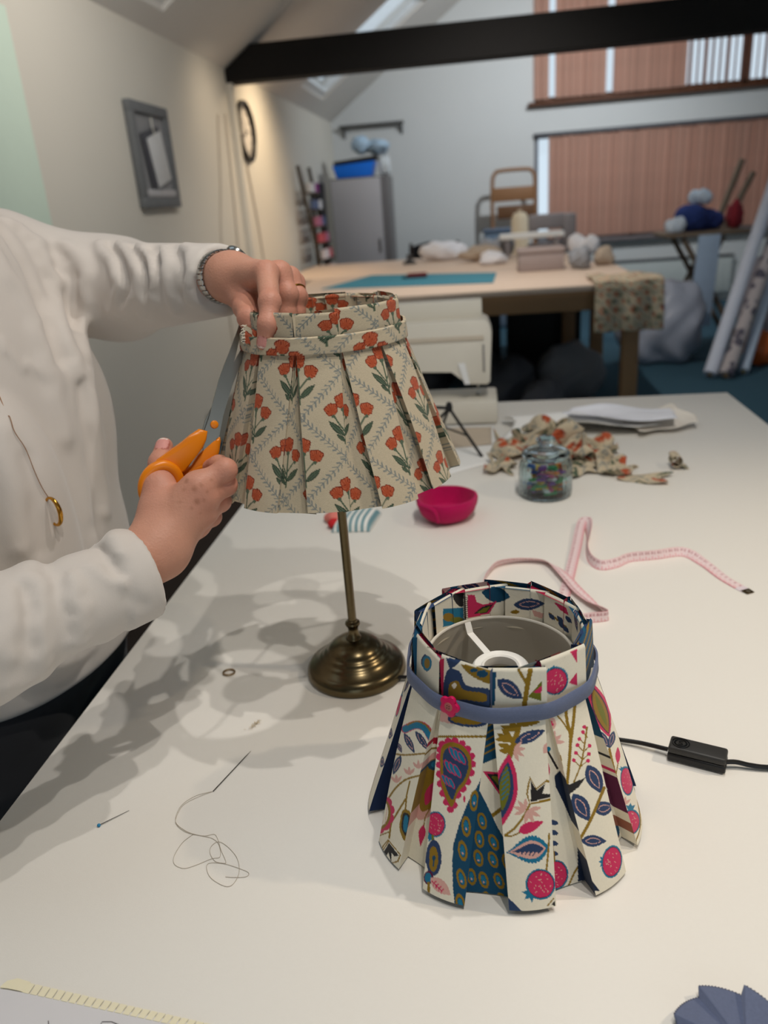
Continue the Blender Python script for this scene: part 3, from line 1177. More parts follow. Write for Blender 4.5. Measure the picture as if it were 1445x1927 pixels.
def pleated(c, N, phi0, zh, zb, zt, rb, rt, rface, rrec, hw0, hw1, fine, paint, collar_paint, rows_f=230, cols_f=66, wob=.0012, twist=.0):
    """box-pleated cloth cover: returns verts, quads, colours. faces stand proud, panels between lie back"""
    VV, QQ, CC = [], [], []
    off = 0

    def add(P, C):
        nonlocal off
        nr, nc = P.shape[:2]
        VV.append(P.reshape(-1, 3))
        CC.append(C.reshape(-1, 3))
        QQ.append(grid_quads(nr, nc, off))
        off += nr * nc

    pit = 2 * PI / N
    for i in range(N):
        ph = phi0 + i * pit
        fi = i in fine
        nr, nc = (rows_f, cols_f) if fi else (50, 14)
        n_ = np.array([math.cos(ph), math.sin(ph), 0])
        t_ = np.array([-math.sin(ph), math.cos(ph), 0])
        # skirt face: v from band (0) to hem (1), u from one edge to the other
        v = np.linspace(0, 1, nr)[:, None]
        u = np.linspace(-1, 1, nc)[None, :]
        hw = hw0 + (hw1 - hw0) * v
        wv = wob * np.sin(3.1 * i + 5 * v) * v
        jz = .0016 * math.sin(4.3 * i) * v
        R = rb + (rface - rb) * v ** .93 + .0022 * (1 - u ** 2) + wv
        Z = zb + (zh - zb) * v + jz
        sh = .002 * math.sin(2.1 * i) * v
        P = np.array([c[0], c[1], 0]) + n_ * R[..., None] + t_ * (u * hw + sh)[..., None] + np.array([0, 0, 1]) * (Z + 0 * u)[..., None]
        fl = np.broadcast_to
        U01, V01 = fl((u + 1) / 2, (nr, nc)), fl(v, (nr, nc))
        add(P, paint(i, 'face', U01, V01, P))
        fe = [P[:, 0], P[:, -1]]
        # panel lying back between this face and the next
        ph2 = ph + pit / 2
        n2 = np.array([math.cos(ph2), math.sin(ph2), 0])
        t2 = np.array([-math.sin(ph2), math.cos(ph2), 0])
        fi2 = fi or ((i + 1) % N in fine)
        nr2, nc2 = (rows_f, cols_f - 10) if fi2 else (50, 12)
        v = np.linspace(0, 1, nr2)[:, None]
        u = np.linspace(-1, 1, nc2)[None, :]
        R = (rb - .0030) + (rrec - rb + .0030) * v
        gap = np.maximum(R * math.tan(pit / 2) - (hw0 + (hw1 - hw0) * v) * .97, .0005)
        wr = gap + .0055 * v + .0015
        Z = zb + (zh - zb - .003) * v
        P2 = np.array([c[0], c[1], 0]) + n2 * (R + .001 * u ** 2)[..., None] + t2 * (u * wr)[..., None] + np.array([0, 0, 1]) * (Z + 0 * u)[..., None]
        col2 = paint(i, 'back', fl((u + 1) / 2, (nr2, nc2)), fl(v, (nr2, nc2)), P2)
        add(P2, col2)
        # the two folds joining them
        ph3 = ph + pit
        n3 = np.array([math.cos(ph3), math.sin(ph3), 0])
        t3 = np.array([-math.sin(ph3), math.cos(ph3), 0])
        vv = np.linspace(0, 1, nr2)[:, None]
        hwv = hw0 + (hw1 - hw0) * vv
        for (nn, tt, sg, edge, k) in ((n_, t_, 1, P2[:, 0], i), (n3, t3, -1, P2[:, -1], (i + 1) % N)):
            wv = wob * np.sin(3.1 * k + 5 * vv) * vv
            Rr = rb + (rface - rb) * vv ** .93 + wv
            Zr = zb + (zh - zb) * vv + .0016 * math.sin(4.3 * k) * vv
            E = np.array([c[0], c[1], 0]) + nn * Rr[..., 0][:, None] + tt * (sg * hwv + .002 * math.sin(2.1 * k) * vv)[..., 0][:, None] + np.array([0, 0, 1]) * Zr[..., 0][:, None]
            w = np.linspace(0, 1, 4)[None, :, None]
            F = E[:, None, :] * (1 - w) + edge[:, None, :] * w
            cc = np.repeat(col2[:, (0 if sg > 0 else -1)][:, None, :], 4, 1)
            add(F, cc)
    # collar standing above the band, turned over and down inside
    for i in range(N):
        ph = phi0 + i * pit
        n_ = np.array([math.cos(ph), math.sin(ph), 0])
        t_ = np.array([-math.sin(ph), math.cos(ph), 0])
        fi = i in fine
        r2 = np.random.default_rng(40 + i)
        hw = rt * math.tan(pit / 2) * 1.045
        tw = twist * (1 + .3 * r2.uniform(-1, 1))
        dz = r2.uniform(-.0022, .0022)
        for part in ('out', 'in', 'foldA', 'foldB', 'top'):
            nr, nc = (56, cols_f) if part in ('out', 'in') else (12, 5)
            v = np.linspace(0, 1, nr)[:, None]
            u = np.linspace(-1, 1, nc)[None, :]
            if part == 'out':
                R = rb + (rt - rb) * v
                Z = zb - .004 + (zt + dz - zb + .004) * v
                lip = .0016 * np.clip((v - .93) / .07, 0, 1) ** 2
                R = R - lip
                s = u * hw
            elif part == 'in':
                R = rt - .0058 - (.001) * (1 - v)
                Z = zt - dz - .0015 - (zt - zb + .004) * (1 - v) * .95
                lip = .0016 * np.clip((v - .93) / .07, 0, 1) ** 2
                R = R + lip
                s = u * hw * .935
            elif part == 'top':
                R = rt - .0056 * v + 0 * u
                Z = zt - .0042 + 0 * u + 0 * v
                s = u * hw * .98
            else:
                sg = 1 if part == 'foldA' else -1
                R = rt - .0030 + .0030 * u + 0 * v
                Z = zb + (zt + dz - .0012 - zb) * v + 0 * u
                s = sg * hw * .99 + 0 * u
            R = R + .0012 * np.cos(u * 1.2) + 0 * v if part in ('out', 'in') else R
            s = s + 0 * v
            Rr = R + s * tw
            n_o, t_o = n_, t_
            if part == 'in':
                pi_ = ph + pit * .5
                n_o, t_o = np.array([math.cos(pi_), math.sin(pi_), 0]), np.array([-math.sin(pi_), math.cos(pi_), 0])
                Rr = R - s * tw
            P = np.array([c[0], c[1], 0]) + n_o * Rr[..., None] + t_o * (s + 0 * Rr)[..., None] + np.array([0, 0, 1]) * (Z + 0 * s)[..., None]
            add(P, collar_paint(i, part, np.broadcast_to((u + 1) / 2, P.shape[:2]), np.broadcast_to(1 - v, P.shape[:2]), P))
    return np.concatenate(VV), np.concatenate(QQ), np.concatenate(CC)


M_PRINTED = mat('printed_cotton', attr='paint', rough=.85, var=.05, scale=500, bump=.12, bscale=1500, sheen=.1, spec=.2)
M_LINEN = mat('printed_linen', attr='paint', rough=.9, var=.14, scale=420, bump=.5, bscale=1100, sheen=.1, spec=.15, stretch=(1, 1, 3.2))
M_LINER = mat('white_shade_liner', (214, 208, 196), .7, var=.03, translucent=.10)
M_FIT = mat('white_fitting_plastic', (232, 230, 224), .4, var=.01)
M_CHAMBRAY = mat('blue_chambray', (96, 106, 134), .85, var=.16, scale=400, bump=.3, bscale=1200, sheen=.15, stretch=(1, 1, 3))

# ---- front lampshade
FC = np.array([.010, .600])
N1 = 11
PHI1 = math.radians(-80.7 - 6 * 360 / 11)      # face number 6 looks at the photographer
KF = {4: p_F2, 5: p_F3, 6: p_F4, 7: p_F5, 8: p_F6}
KB = {4: p_R23, 5: p_R34, 6: p_R45, 7: p_R56}
KC = {4: k_teal, 5: k_yellow, 6: k_leaf, 7: k_pome}
SHEET = {4: c5, 5: c5, 6: c6, 7: c6, 8: c6}


def paint_front(i, kind, U, V, P):
    fn = KF.get(i) if kind == 'face' else KB.get(i)
    sheet = c5 if (i in (4, 5)) else c6
    X, Y = sheet(proj(P))
    if fn is None:
        X, Y = U * 400, V * 1500
        fn = p_any(i * 3 + (kind == 'back'))
    g = Paint(np.ascontiguousarray(X), np.ascontiguousarray(Y), CREAM)
    if kind == 'back' and i in (0, 3, 8):
        g = Paint(np.ascontiguousarray(X), np.ascontiguousarray(Y), (20, 44, 84))
    fn(g)
    return g.lin().reshape(P.shape)


def paint_front_collar(i, part, U, V, P):
    g = None
    if part == 'out' and i in KC:
        X, Y = c4(proj(P))
        g = Paint(np.ascontiguousarray(X), np.ascontiguousarray(Y), CREAM)
        KC[i](g)
    elif part == 'in' and i in (0, 1, 2, 9, 10):
        X, Y = c4(proj(P))
        g = Paint(np.ascontiguousarray(X), np.ascontiguousarray(Y), CREAM)
        for f_ in (k_in_d, k_in_a, k_in_b, k_in_c):
            f_(g)
    else:
        g = Paint(np.ascontiguousarray(U * 400), np.ascontiguousarray(V * 420), CREAM if (i + (part == 'in')) % 2 else DTEAL)
        if part.startswith('fold') or part == 'top':
            g = Paint(np.ascontiguousarray(U * 400), np.ascontiguousarray(V * 420), (DTEAL, (160, 20, 60), NAVY)[i % 3])
        elif (i + (part == 'in')) % 2 == 0:
            for k in range(5):
                g.line([(0, 90 * k), (400, 90 * k - 120)], 26, MUST, False)
        else:
            p_any(90 + i)(g)
    return g.lin().reshape(P.shape)


fs = thing('lampshade', 'box-pleated lampshade with birds and pomegranates, standing on the table in front', 'lampshade', (FC[0], FC[1], TZ))
ZB1 = .962
Vv, Qq, Cc = pleated(FC, N1, PHI1, TZ + .0045, ZB1, 1.004, .0765, .0735, .1285, .1105, .0212, .0195, {3, 4, 5, 6, 7, 8, 9}, paint_front, paint_front_collar, twist=.11)
npmesh('pleated_cover', Vv, Qq, M_PRINTED, fs, colors=Cc)


def r_front(a, z):
    k = ((a - PHI1) / (2 * PI / N1)) % 1
    k = k - round(k)
    return .0824 - .0008 * math.cos(2 * PI * k) + .12 * max(0, .966 - z)


bd = band_grid('waist_band', FC, r_front, ZB1 - .0045, ZB1 + .0095, .0018, M_CHAMBRAY, fs, 220)
# flower button on the band
bp_ = None
for Yb in np.linspace(.50, .60, 400):
    q = at(848, 1327, Yb)
    if np.hypot(*(q[:2] - FC)) < .0842:
        bp_ = q
        break
bn = Vector((bp_[0] - FC[0], bp_[1] - FC[1], .012)).normalized()
bt = Vector((-bn.y, bn.x, 0)).normalized()
bu = bn.cross(bt)
M_BTN = mat('pink_button', (205, 18, 84), .35, var=.05)
mb = MB()
pts = []
for k in range(60):
    a = 2 * PI * k / 60
    rr = .0092 * (.66 + .36 * abs(math.cos(2.5 * a)) ** .7)
    pts.append(Vector(bp_) + bt * (rr * math.cos(a)) + bu * (rr * math.sin(a)))
mb.prism(pts, bn * .0034, .0007)
btn = mb.build('button', M_BTN, bd)
mb = MB()
mb.lathe([(0, 0), (.0036, 0), (.0038, .0004), (.0034, .0008), (0, .0009)], Vector(bp_) + bn * .0033, 20, axis=bn)
mb.build('button_centre', mat('wooden_button_centre', (178, 96, 92), .5), btn)
mb = MB()
for sx_, sz_ in ((-1, -1), (1, -1), (-1, 1), (1, 1)):
    mb.ball(Vector(bp_) + bn * .0042 + bt * (.001 * sx_) + bu * (.001 * sz_), .0005, 1)
mb.build('button_hole', M_BLACK, btn)
# white inner drum, rim wire, fitter ring and its arms
MB().lathe([(.1085, TZ + .001), (.1090, TZ + .001), (.0665, .968), (.0670, .970), (.0660, .9705), (.0650, .969), (.0655, .966), (.1068, TZ + .001), (.1085, TZ + .001)], (FC[0], FC[1], 0), 96).build('inner_drum', M_LINER, fs)
MB().tube([(FC[0] + .0655 * math.cos(a), FC[1] + .0655 * math.sin(a), .9695) for a in np.linspace(0, 2 * PI, 65)[:-1]], .0016, 8, True).build('rim_wire', M_LINER, fs)
fz = .952
MB().lathe([(.0150, fz - .003), (.0245, fz - .003), (.0255, fz), (.0255, fz + .004), (.0235, fz + .006), (.0215, fz + .0045), (.0175, fz + .0045), (.0165, fz + .0062), (.0148, fz + .005), (.0145, fz), (.0150, fz - .003)],
           (FC[0], FC[1], 0), 40).build('fitter_ring', M_FIT, fs)
for a in (118, 238, 358):
    a = math.radians(a)
    d = Vector((math.cos(a), math.sin(a), 0))
    tt = Vector((-d.y, d.x, 0))
    p0, p1, p2 = Vector((FC[0], FC[1], fz + .003)) + d * .024, Vector((FC[0], FC[1], fz + .006)) + d * .060, Vector((FC[0], FC[1], .9685)) + d * .0655
    mb = MB()
    for q0, q1 in ((p0, p1), (p1, p2)):
        nn = (q1 - q0).cross(tt).normalized()
        mb.prism([q0 - tt * .0032, q1 - tt * .0032, q1 + tt * .0032, q0 + tt * .0032], nn * .0018)
    mb.build('fitter_arm', M_FIT, fs, smooth=False)

# ---- cloth with orange flowers in a grey trellis (drawing unit: millimetre)
LIN_BASE, ORG, ORG2, GRN, GRN2, SLATE = (202, 186, 158), (176, 76, 44), (130, 44, 26), (88, 102, 82), (56, 70, 56), (138, 140, 134)


def trellis(u, v):
    """colours (sRGB 0-255) of the flowered linen at cloth position u, v in millimetres"""
    sh_ = u.shape
    u = np.asarray(u, float).ravel()
    v = np.asarray(v, float).ravel()
    C = np.tile(np.asarray(LIN_BASE, float), (u.size, 1))
    A, B = 84.0, 80.0
    for sg in (1, -1):
        q = u / A + sg * v / B
        k = np.round(q)
        e = np.array([1 / A, sg / B])
        ln = np.hypot(*e)
        perp = (q - k) / ln
        alng = (u * (-e[1]) + v * e[0]) / ln
        s = alng - .85 * np.abs(perp) * sg
        m = np.mod(s, 5.2)
        ok = (np.abs(m - 2.6) < .95 - .16 * np.abs(np.abs(perp) - 2.1)) & (np.abs(perp) < 3.9)
        C[ok] = SLATE
        C[np.abs(perp) < .42] = SLATE
    # one spray in every diamond
    a = np.floor(u / A + v / B)
    b = np.floor(u / A - v / B)
    cu = (a + b + 1) * A / 2
    cv = (a - b) * B / 2
    x, y = u - cu, v - cv
    g = Paint(x, y, (0, 0, 0))
    g.C = C

    def bud(cx, cy, r, rot):
        cx, cy = cx, cy
        dx, dy = g.X - cx, g.Y - cy
        near = np.nonzero(np.hypot(dx, dy) < r * 1.4)[0]
        an = math.radians(rot)
        p = dx[near] * math.cos(an) + dy[near] * math.sin(an)
        w = -dx[near] * math.sin(an) + dy[near] * math.cos(an)
        th = np.arctan2(p, -w)
        rr = np.hypot(p / 1.0, w / 1.0)
        edge = r * (1 + .06 * np.cos(th * 6) - .24 * (w / r) * (np.abs(p) / r + .25))
        ins = rr < edge
        t = np.clip(rr / r, 0, 1)
        col = np.array(ORG) * 1.0 + (np.array((206, 126, 94)) - np.array(ORG)) * (.5 + .5 * np.sin(th * 9 + p)).clip(0, 1)[:, None] * (.7 * t[:, None])
        dark = ((np.abs(np.sin(th * 2.5 + .4)) < .10) & (t > .25)) | (rr > edge - .75)
        col[dark] = ORG2
        g.C[near[ins]] = col[ins]

    g.line([(0, 27), (.5, 12), (0, -4)], 1.9, GRN)
    g.line([(.3, 16), (-6, 6), (-10, -1)], 1.5, GRN)
    g.line([(.3, 13), (6.5, 6), (11, 2)], 1.5, GRN)
    for p0, p1, w in (((0, 20), (-15, 4), 6.0), ((0, 22), (16, 9), 6.2), ((0, 25), (-8, 17), 4.0)):
        g.leaf(p0, p1, w, GRN2)
        g.leaf(p0, p1, w * .62, GRN)
        g.line([p0, p1], .55, GRN2, False)
    bud(0, -12.5, 7.6, 0)
    bud(-11.5, -5.5, 6.2, -18)
    bud(12.5, -2.5, 6.4, 16)
    g.ell((0, -5.5), 2.4, 2.2, 0, GRN)
    g.ell((-10, 0), 1.7, 1.7, 0, GRN)
    g.ell((11, 3), 1.7, 1.7, 0, GRN)
    return g.C.reshape(*sh_, 3)


# ---- upper lampshade on the lamp
N2 = 12
fr = atz(621, 956, 1.072)
PHI2 = math.atan2(fr[1] - LC[1], fr[0] - LC[0]) - 6 * 2 * PI / N2
UOFF = {3: 15, 4: 70, 5: -24, 6: 21, 7: 66, 8: 118, 9: 8, 2: 60}


def paint_top(i, kind, U, V, P):
    u0 = UOFF.get(i, 37 * i)
    if kind == 'face':
        u = u0 + (U - .5) * 42
    else:
        u = u0 + 44 + (U - .5) * 44 - 4
    return lin(trellis(u, V * 158 + 14))


def paint_top_collar(i, part, U, V, P):
    u0 = UOFF.get(i, 37 * i)
    if part.startswith('fold') or part == 'top':
        return lin(trellis(u0 + 40 + U * 3, V * 40 - 12))
    return lin(trellis(u0 + (U - .5) * 42, V * 40 - 20 + (40 if part == 'in' else 0)))


ts = thing('lampshade', 'pleated linen lampshade with orange flowers and grey trellis, on the brass lamp', 'lampshade', (LC[0], LC[1], 1.07))
ZB2 = 1.226
Vv, Qq, Cc = pleated(LC, N2, PHI2, 1.072, ZB2, 1.2595, .0815, .0790, .1370, .1275, .0214, .0212, {3, 4, 5, 6, 7, 8, 9}, paint_top, paint_top_collar, rows_f=190, cols_f=56, wob=.0018, twist=.10)
npmesh('pleated_cover', Vv, Qq, M_LINEN, ts, colors=Cc)


def r_top(a, z):
    k = ((a - PHI2) / (2 * PI / N2)) % 1
    k = k - round(k)
    return .0872 - .0006 * math.cos(2 * PI * k) + .10 * max(0, 1.231 - z)


n = 420
rows = []
for dr, z in ((-.001, ZB2 - .007), (.002, ZB2 - .0064), (.0024, ZB2 + .000), (.0022, ZB2 + .005), (.002, ZB2 + .0098), (-.001, ZB2 + .0105)):
    a = np.arange(n) * 2 * PI / n
    rr = np.array([r_top(x, z) for x in a]) + dr
    rows.append(np.stack([LC[0] + rr * np.cos(a), LC[1] + rr * np.sin(a), np.full(n, z)], -1))
# denser rows so that the print on the tape reads
P = np.stack(rows)
fine_rows = np.linspace(0, 5, 26)
P = np.stack([P[int(min(k, 4.999))] * (1 - (k - int(min(k, 4.999)))) + P[int(min(k, 4.999)) + 1] * (k - int(min(k, 4.999))) for k in fine_rows])
uu = np.broadcast_to((np.arange(n) / n * 520 + 12)[None], P.shape[:2])
zz = np.broadcast_to((ZB2 + .0105 - P[..., 2]) * 1000 - 22 + 0 * uu, P.shape[:2])
band = npmesh('waist_band', P.reshape(-1, 3), grid_quads(26, n, closed=True), M_LINEN, ts, colors=lin(trellis(uu, zz)).reshape(-1, 3))
# loose end of the tape with a frayed edge, held out to the left
e0, e1 = at(512, 642, .770), at(461, 629, .772)
mid = at(486, 640, .762)
cl = smooth_path([e0, mid, e1], 14)
W = np.linspace(-1, 1, 22)
Pg = np.array([[np.array(p) + np.array([0, -.0005 * math.cos(w * 2), w * .0085]) + np.array([0, .004 * k / 28 * w, 0]) for w in W] for k, p in enumerate(cl)])
ug = np.linspace(0, 30, len(cl))[:, None] + 0 * W[None]
Cg = lin(trellis(ug + 28, (W[None] * -8.5 - 6) + 0 * ug))
npmesh('tape_end', Pg.reshape(-1, 3), grid_quads(len(cl), 22), M_LINEN, band, colors=Cg.reshape(-1, 3))
mb = MB()
r2 = np.random.default_rng(5)
ed = Pg[-1]
for k in range(26):
    p = ed[int(r2.integers(0, 22))]
    d = np.array([-r2.uniform(.002, .005), r2.uniform(-.001, .002), r2.uniform(-.003, .0025)])
    mb.tube([p + [.002, 0, 0], p + d * .6 + [0, 0, r2.uniform(-.0008, .0008)], p + d], .00028, 4)
mb.build('frayed_edge', mat('loose_linen_thread', (226, 216, 196), .9), band)['kind'] = 'stuff'
MB().lathe([(.1205, 1.074), (.1210, 1.074), (.0735, 1.226), (.0725, 1.226), (.1190, 1.074), (.1205, 1.074)], (LC[0], LC[1], 0), 72).build('inner_drum', M_LINER, ts)
MB().lathe([(.0150, 1.196), (.0235, 1.196), (.0245, 1.199), (.0225, 1.203), (.0165, 1.203), (.0150, 1.199), (.0150, 1.196)], (LC[0], LC[1], 0), 32).build('fitter_ring', M_FIT, ts)
for a in (20, 140, 260):
    a = math.radians(a)
    d = Vector((math.cos(a), math.sin(a), 0))
    MB().tube([Vector((LC[0], LC[1], 1.2)) + d * .023, Vector((LC[0], LC[1], 1.203)) + d * .06, Vector((LC[0], LC[1], 1.224)) + d * .0722], .0016, 6).build('fitter_arm', M_FIT, ts)

# ================================================================== the person at the table edge
person = thing('person', 'person in a loose white long-sleeved top trimming the upper lampshade with scissors', 'person', (-.66, .90, 0))
M_SKIN = mat('skin', attr='paint', rough=.5, var=.07, scale=70, bump=.25, bscale=420, spec=.35)
for _m in (M_SKIN,):
    _b = _m.node_tree.nodes['Principled BSDF']
    _b.inputs['Subsurface Weight'].default_value = .12
    _b.inputs['Subsurface Radius'].default_value = (.006, .0025, .0015)
M_SHIRT = mat('white_jersey', (206, 197, 188), .9, var=.03, scale=8, bump=.08, bscale=900, sheen=.25, spec=.15)
M_TROUS = mat('charcoal_trousers', (44, 44, 48), .95, var=.15, scale=40, sheen=.2)


def c7(x, y):
    return 240 + x / 3.382, 430 + y / 3.382


def J(x, y, Y):
    return at(*c7(x, y), Y)


# ---- left hand (far one, pinching the tape end)
LW = J(640, 305, .868)
LF = at(300, 533, .985)
LH = {
    'index': [(J(885, 285, .812), .0118), (J(905, 470, .772), .0104), (J(893, 610, .758), .0094), (J(870, 730, .757), .0080)],
    'middle': [(J(968, 285, .836), .0120), (J(1018, 420, .826), .0108), (J(1010, 545, .822), .0096), (J(985, 640, .822), .0082)],
    'ring': [(J(1030, 315, .862), .0115), (J(1075, 430, .850), .0102), (J(1068, 540, .846), .0092), (J(1040, 620, .846), .0080)],
    'little': [(J(1065, 345, .884), .0102), (J(1092, 440, .876), .0090), (J(1082, 530, .872), .0080), (J(1060, 590, .872), .0072)],
    'thumb': [(J(735, 430, .848), .0150), (J(752, 500, .822), .0128), (J(772, 570, .792), .0110), (J(790, 622, .787), .0088)],
}


def hand_sdf(H, wrist, fore, rw, rf, extra=()):
    def fn(P):
        d = sd_cone(P, fore, wrist, rf, rw)
        palm = None
        for k, f in enumerate(('index', 'middle', 'ring', 'little')):
            a = wrist + (H[f][0][0] - wrist) * .22
            q = sd_cone(P, a, H[f][0][0], rw * .76 - .002 * k, H[f][0][1] + .0004)
            palm = q if palm is None else smin(palm, q, .011)
        for (a, b, ra, rb) in extra:
            palm = smin(palm, sd_cone(P, a, b, ra, rb), .016)
        q = sd_cone(P, wrist + (H['thumb'][0][0] - wrist) * .3, H['thumb'][0][0], rw * .75, H['thumb'][0][1])
        palm = smin(palm, q, .016)
        d = smin(d, palm, .022)
        fing = None
        for f, ch in H.items():
            c = None
            for (a, ra), (b, rb) in zip(ch, ch[1:]):
                q = sd_cone(P, a, b, ra, rb)
                c = q if c is None else smin(c, q, .004)
            for (a, ra) in ch[1:3]:
                c = smin(c, np.sqrt(sum((P[i] - np.float32(a[i])) ** 2 for i in range(3))) - ra * 1.03, .004)
            if f == 'thumb':
                d = smin(d, c, .010)
            else:
                fing = c if fing is None else smin(fing, c, .0018)
        # tendons and knuckles on the back of the hand
        d = smin(d, fing, .0065)
        return d
    return fn


def skin_paint(V, H, nails, spots=()):
    C = np.tile(np.array([198, 144, 120.0]), (len(V), 1))
    red = np.array([192, 116, 98.0])
    for f, ch in H.items():
        for k, (a, ra) in enumerate(ch):
            w = np.exp(-(np.linalg.norm(V - a, axis=1) / (ra * 1.25)) ** 2) * (.55 if k in (1, 2) else .40)
            C = C * (1 - w[:, None]) + red * w[:, None]
    for (c, r, k) in spots:
        w = np.clip(1.3 - np.linalg.norm(V - c, axis=1) / (r * .85), 0, 1) * k * .5
        C = C * (1 - w[:, None]) + np.array([126, 78, 52.0]) * w[:, None]
    for (c, ax, nrm, hl, hwid) in nails:
        q = V - c
        a = q @ ax
        n = q @ nrm
        s = np.cross(ax, nrm)
        b = q @ s
        e = np.maximum(np.abs(a) / hl, np.abs(b) / hwid)
        r4 = (np.abs(a) / hl) ** 4 + (np.abs(b) / hwid) ** 4
        w = (r4 < 1) & (n > -.004)
        C[w] = (206, 142, 132)
        C[w & (a > hl * .72)] = (232, 214, 200)
        C[(r4 >= 1) & (r4 < 1.7) & (n > -.004)] = (168, 96, 82)
    return lin(C)


def unit(v):
    return v / np.linalg.norm(v)


def nail(a, b, r, view, hl=.0058, hw_=.0050):
    """nail plate near tip b of the last phalanx a-b, facing 'view'"""
    ax = unit(b - a)
    n = unit(view - ax * (view @ ax))
    return (b + n * r * .95 - ax * r * .15, ax, n, hl, hw_)


bodyV, bodyF, bodyC = [], [], []


def add_body(V, F, C):
    o = sum(len(v) for v in bodyV)
    bodyV.append(V)
    bodyF.append(F + o)
    bodyC.append(C)


to_cam = unit(CAM - LW)
fn = hand_sdf(LH, LW, LF, .0245, .031)
pts = np.array([p for ch in LH.values() for p, _ in ch] + [LW, LF])
Vn, Fn = nets(fn, pts.min(0) - .036, pts.max(0) + .036, .0017)
nl = [nail(LH['index'][2][0], LH['index'][3][0], .0082, unit(np.array([-.05, -1, .25]))), ]
add_body(Vn, Fn, skin_paint(Vn, LH, nl))

# ---- right hand (near one, in the scissor handles)
RWR = at(296, 1038, .660)
RFO = at(60, 1170, .555)
RH = {
    'index': [(at(372, 916, .690), .0125), (at(424, 884, .706), .0108), (at(412, 876, .735), .0098), (at(388, 880, .742), .0085)],
    'middle': [(at(384, 938, .690), .0128), (at(424, 912, .712), .0110), (at(408, 905, .742), .0098), (at(384, 908, .748), .0085)],
    'ring': [(at(384, 965, .694), .0122), (at(414, 943, .718), .0104), (at(398, 934, .746), .0094), (at(376, 936, .750), .0080)],
    'little': [(at(372, 990, .700), .0110), (at(398, 972, .722), .0095), (at(384, 962, .744), .0085), (at(364, 962, .748), .0072)],
    'thumb': [(at(303, 968, .684), .0165), (at(299, 915, .700), .0135), (at(303, 872, .722), .0118), (at(309, 840, .738), .0092)],
}
fn = hand_sdf(RH, RWR, RFO, .0262, .032, extra=[(RH['thumb'][0][0], RH['index'][0][0], .015, .0115), (RWR, RH['thumb'][1][0], .022, .0135)])
pts = np.array([p for ch in RH.values() for p, _ in ch] + [RWR, RFO])
Vn, Fn = nets(fn, pts.min(0) - .04, pts.max(0) + .04, .0018)
r2 = np.random.default_rng(3)
sp = []
for (x, y, r, k) in ((352, 905, 3.2, .75), (366, 918, 3.6, .7), (378, 912, 2.6, .6), (345, 922, 2.4, .5), (370, 945, 4.2, .8), (382, 940, 2.6, .6), (360, 958, 2.4, .5), (390, 925, 2.2, .6), (335, 905, 2.2, .5), (398, 903, 2, .5), (376, 965, 2, .4), (340, 945, 2, .4)):
    best = Vn[np.argmin(np.linalg.norm(proj(Vn) - np.array([x, y]), axis=1) + 400 * (Vn[:, 1] - .66))]
    sp.append((best, r * .001, k))
nl = [nail(RH['thumb'][2][0], RH['thumb'][3][0], .0095, unit(np.array([.1, -1, .45])), .0075, .0068)]
add_body(Vn, Fn, skin_paint(Vn, RH, nl, sp))

# ---- neck, head and the arms and trunk under the clothes
HC = np.array([-.640, .885, 1.548])
SHL, SHR = np.array([-.655, 1.055, 1.305]), np.array([-.665, .705, 1.285])
ELB, ERB = at(225, 545, 1.095), np.array([-.545, .500, 1.000])


def body_sdf(P):
    d = sd_ell(P, HC + [0, 0, .02], (.092, .074, .105))
    d = smin(d, sd_ell(P, HC + [.025, 0, -.055], (.062, .052, .062)), .04)      # jaw
    d = smin(d, sd_ell(P, HC + [.098, 0, -.015], (.016, .013, .026)), .018)     # nose
    d = smin(d, sd_ell(P, HC + [.084, 0, -.062], (.012, .022, .007)), .010)     # mouth
    d = smin(d, sd_ell(P, HC + [.080, 0, .028], (.014, .055, .010)), .020)      # brow
    for s in (-1, 1):
        d = smax(d, -sd_ell(P, HC + [.094, .031 * s, .006], (.014, .018, .011)), .012)
        d = smin(d, sd_ell(P, HC + [.074, .031 * s, .006], (.012, .013, .011)), .004)
        d = smin(d, sd_ell(P, HC + [-.005, .076 * s, -.005], (.020, .008, .030)), .008)
    d = smin(d, sd_cone(P, HC + [-.012, 0, -.06], (-.665, .885, 1.335), .044, .054), .04)
    d = smin(d, sd_ell(P, (-.665, .882, 1.10), (.085, .135, .27)), .05)
    for a, b, r0, r1 in ((SHL, ELB, .038, .032), (ELB, LF, .032, .028), (SHR, ERB, .040, .033), (ERB, RFO, .033, .030), (SHL, SHR, .045, .045)):
        d = smin(d, sd_cone(P, a, b, r0, r1), .03)
    return d


Vn, Fn = nets(body_sdf, (-.86, .40, .78), (-.22, 1.22, 1.72), .0065)
C = np.tile(lin(np.array([206, 154, 128.0])), (len(Vn), 1))
lip = np.exp(-np.sum(((Vn - (HC + [.094, 0, -.062])) / np.array([.012, .022, .007])) ** 2, 1))
C = C * (1 - lip[:, None] * .7) + lin((176, 84, 80)) * (lip[:, None] * .7)
for s in (-1, 1):
    e = np.linalg.norm((Vn - (HC + [.086, .031 * s, .006])) / np.array([.008, .011, .007]), axis=1)
    C[e < 1] = lin((60, 50, 44))
add_body(Vn, Fn, C)
npmesh('body', np.concatenate(bodyV), np.concatenate(bodyF), M_SKIN, person, colors=np.concatenate(bodyC))


def hair_sdf(P):
    d = sd_ell(P, HC + [-.018, 0, .035], (.104, .090, .112))
    d = smin(d, sd_ell(P, HC + [-.055, 0, -.045], (.062, .082, .085)), .04)
    cut = sd_ell(P, HC + [.095, 0, -.045], (.075, .075, .115))
    return smax(d, -cut, .015)


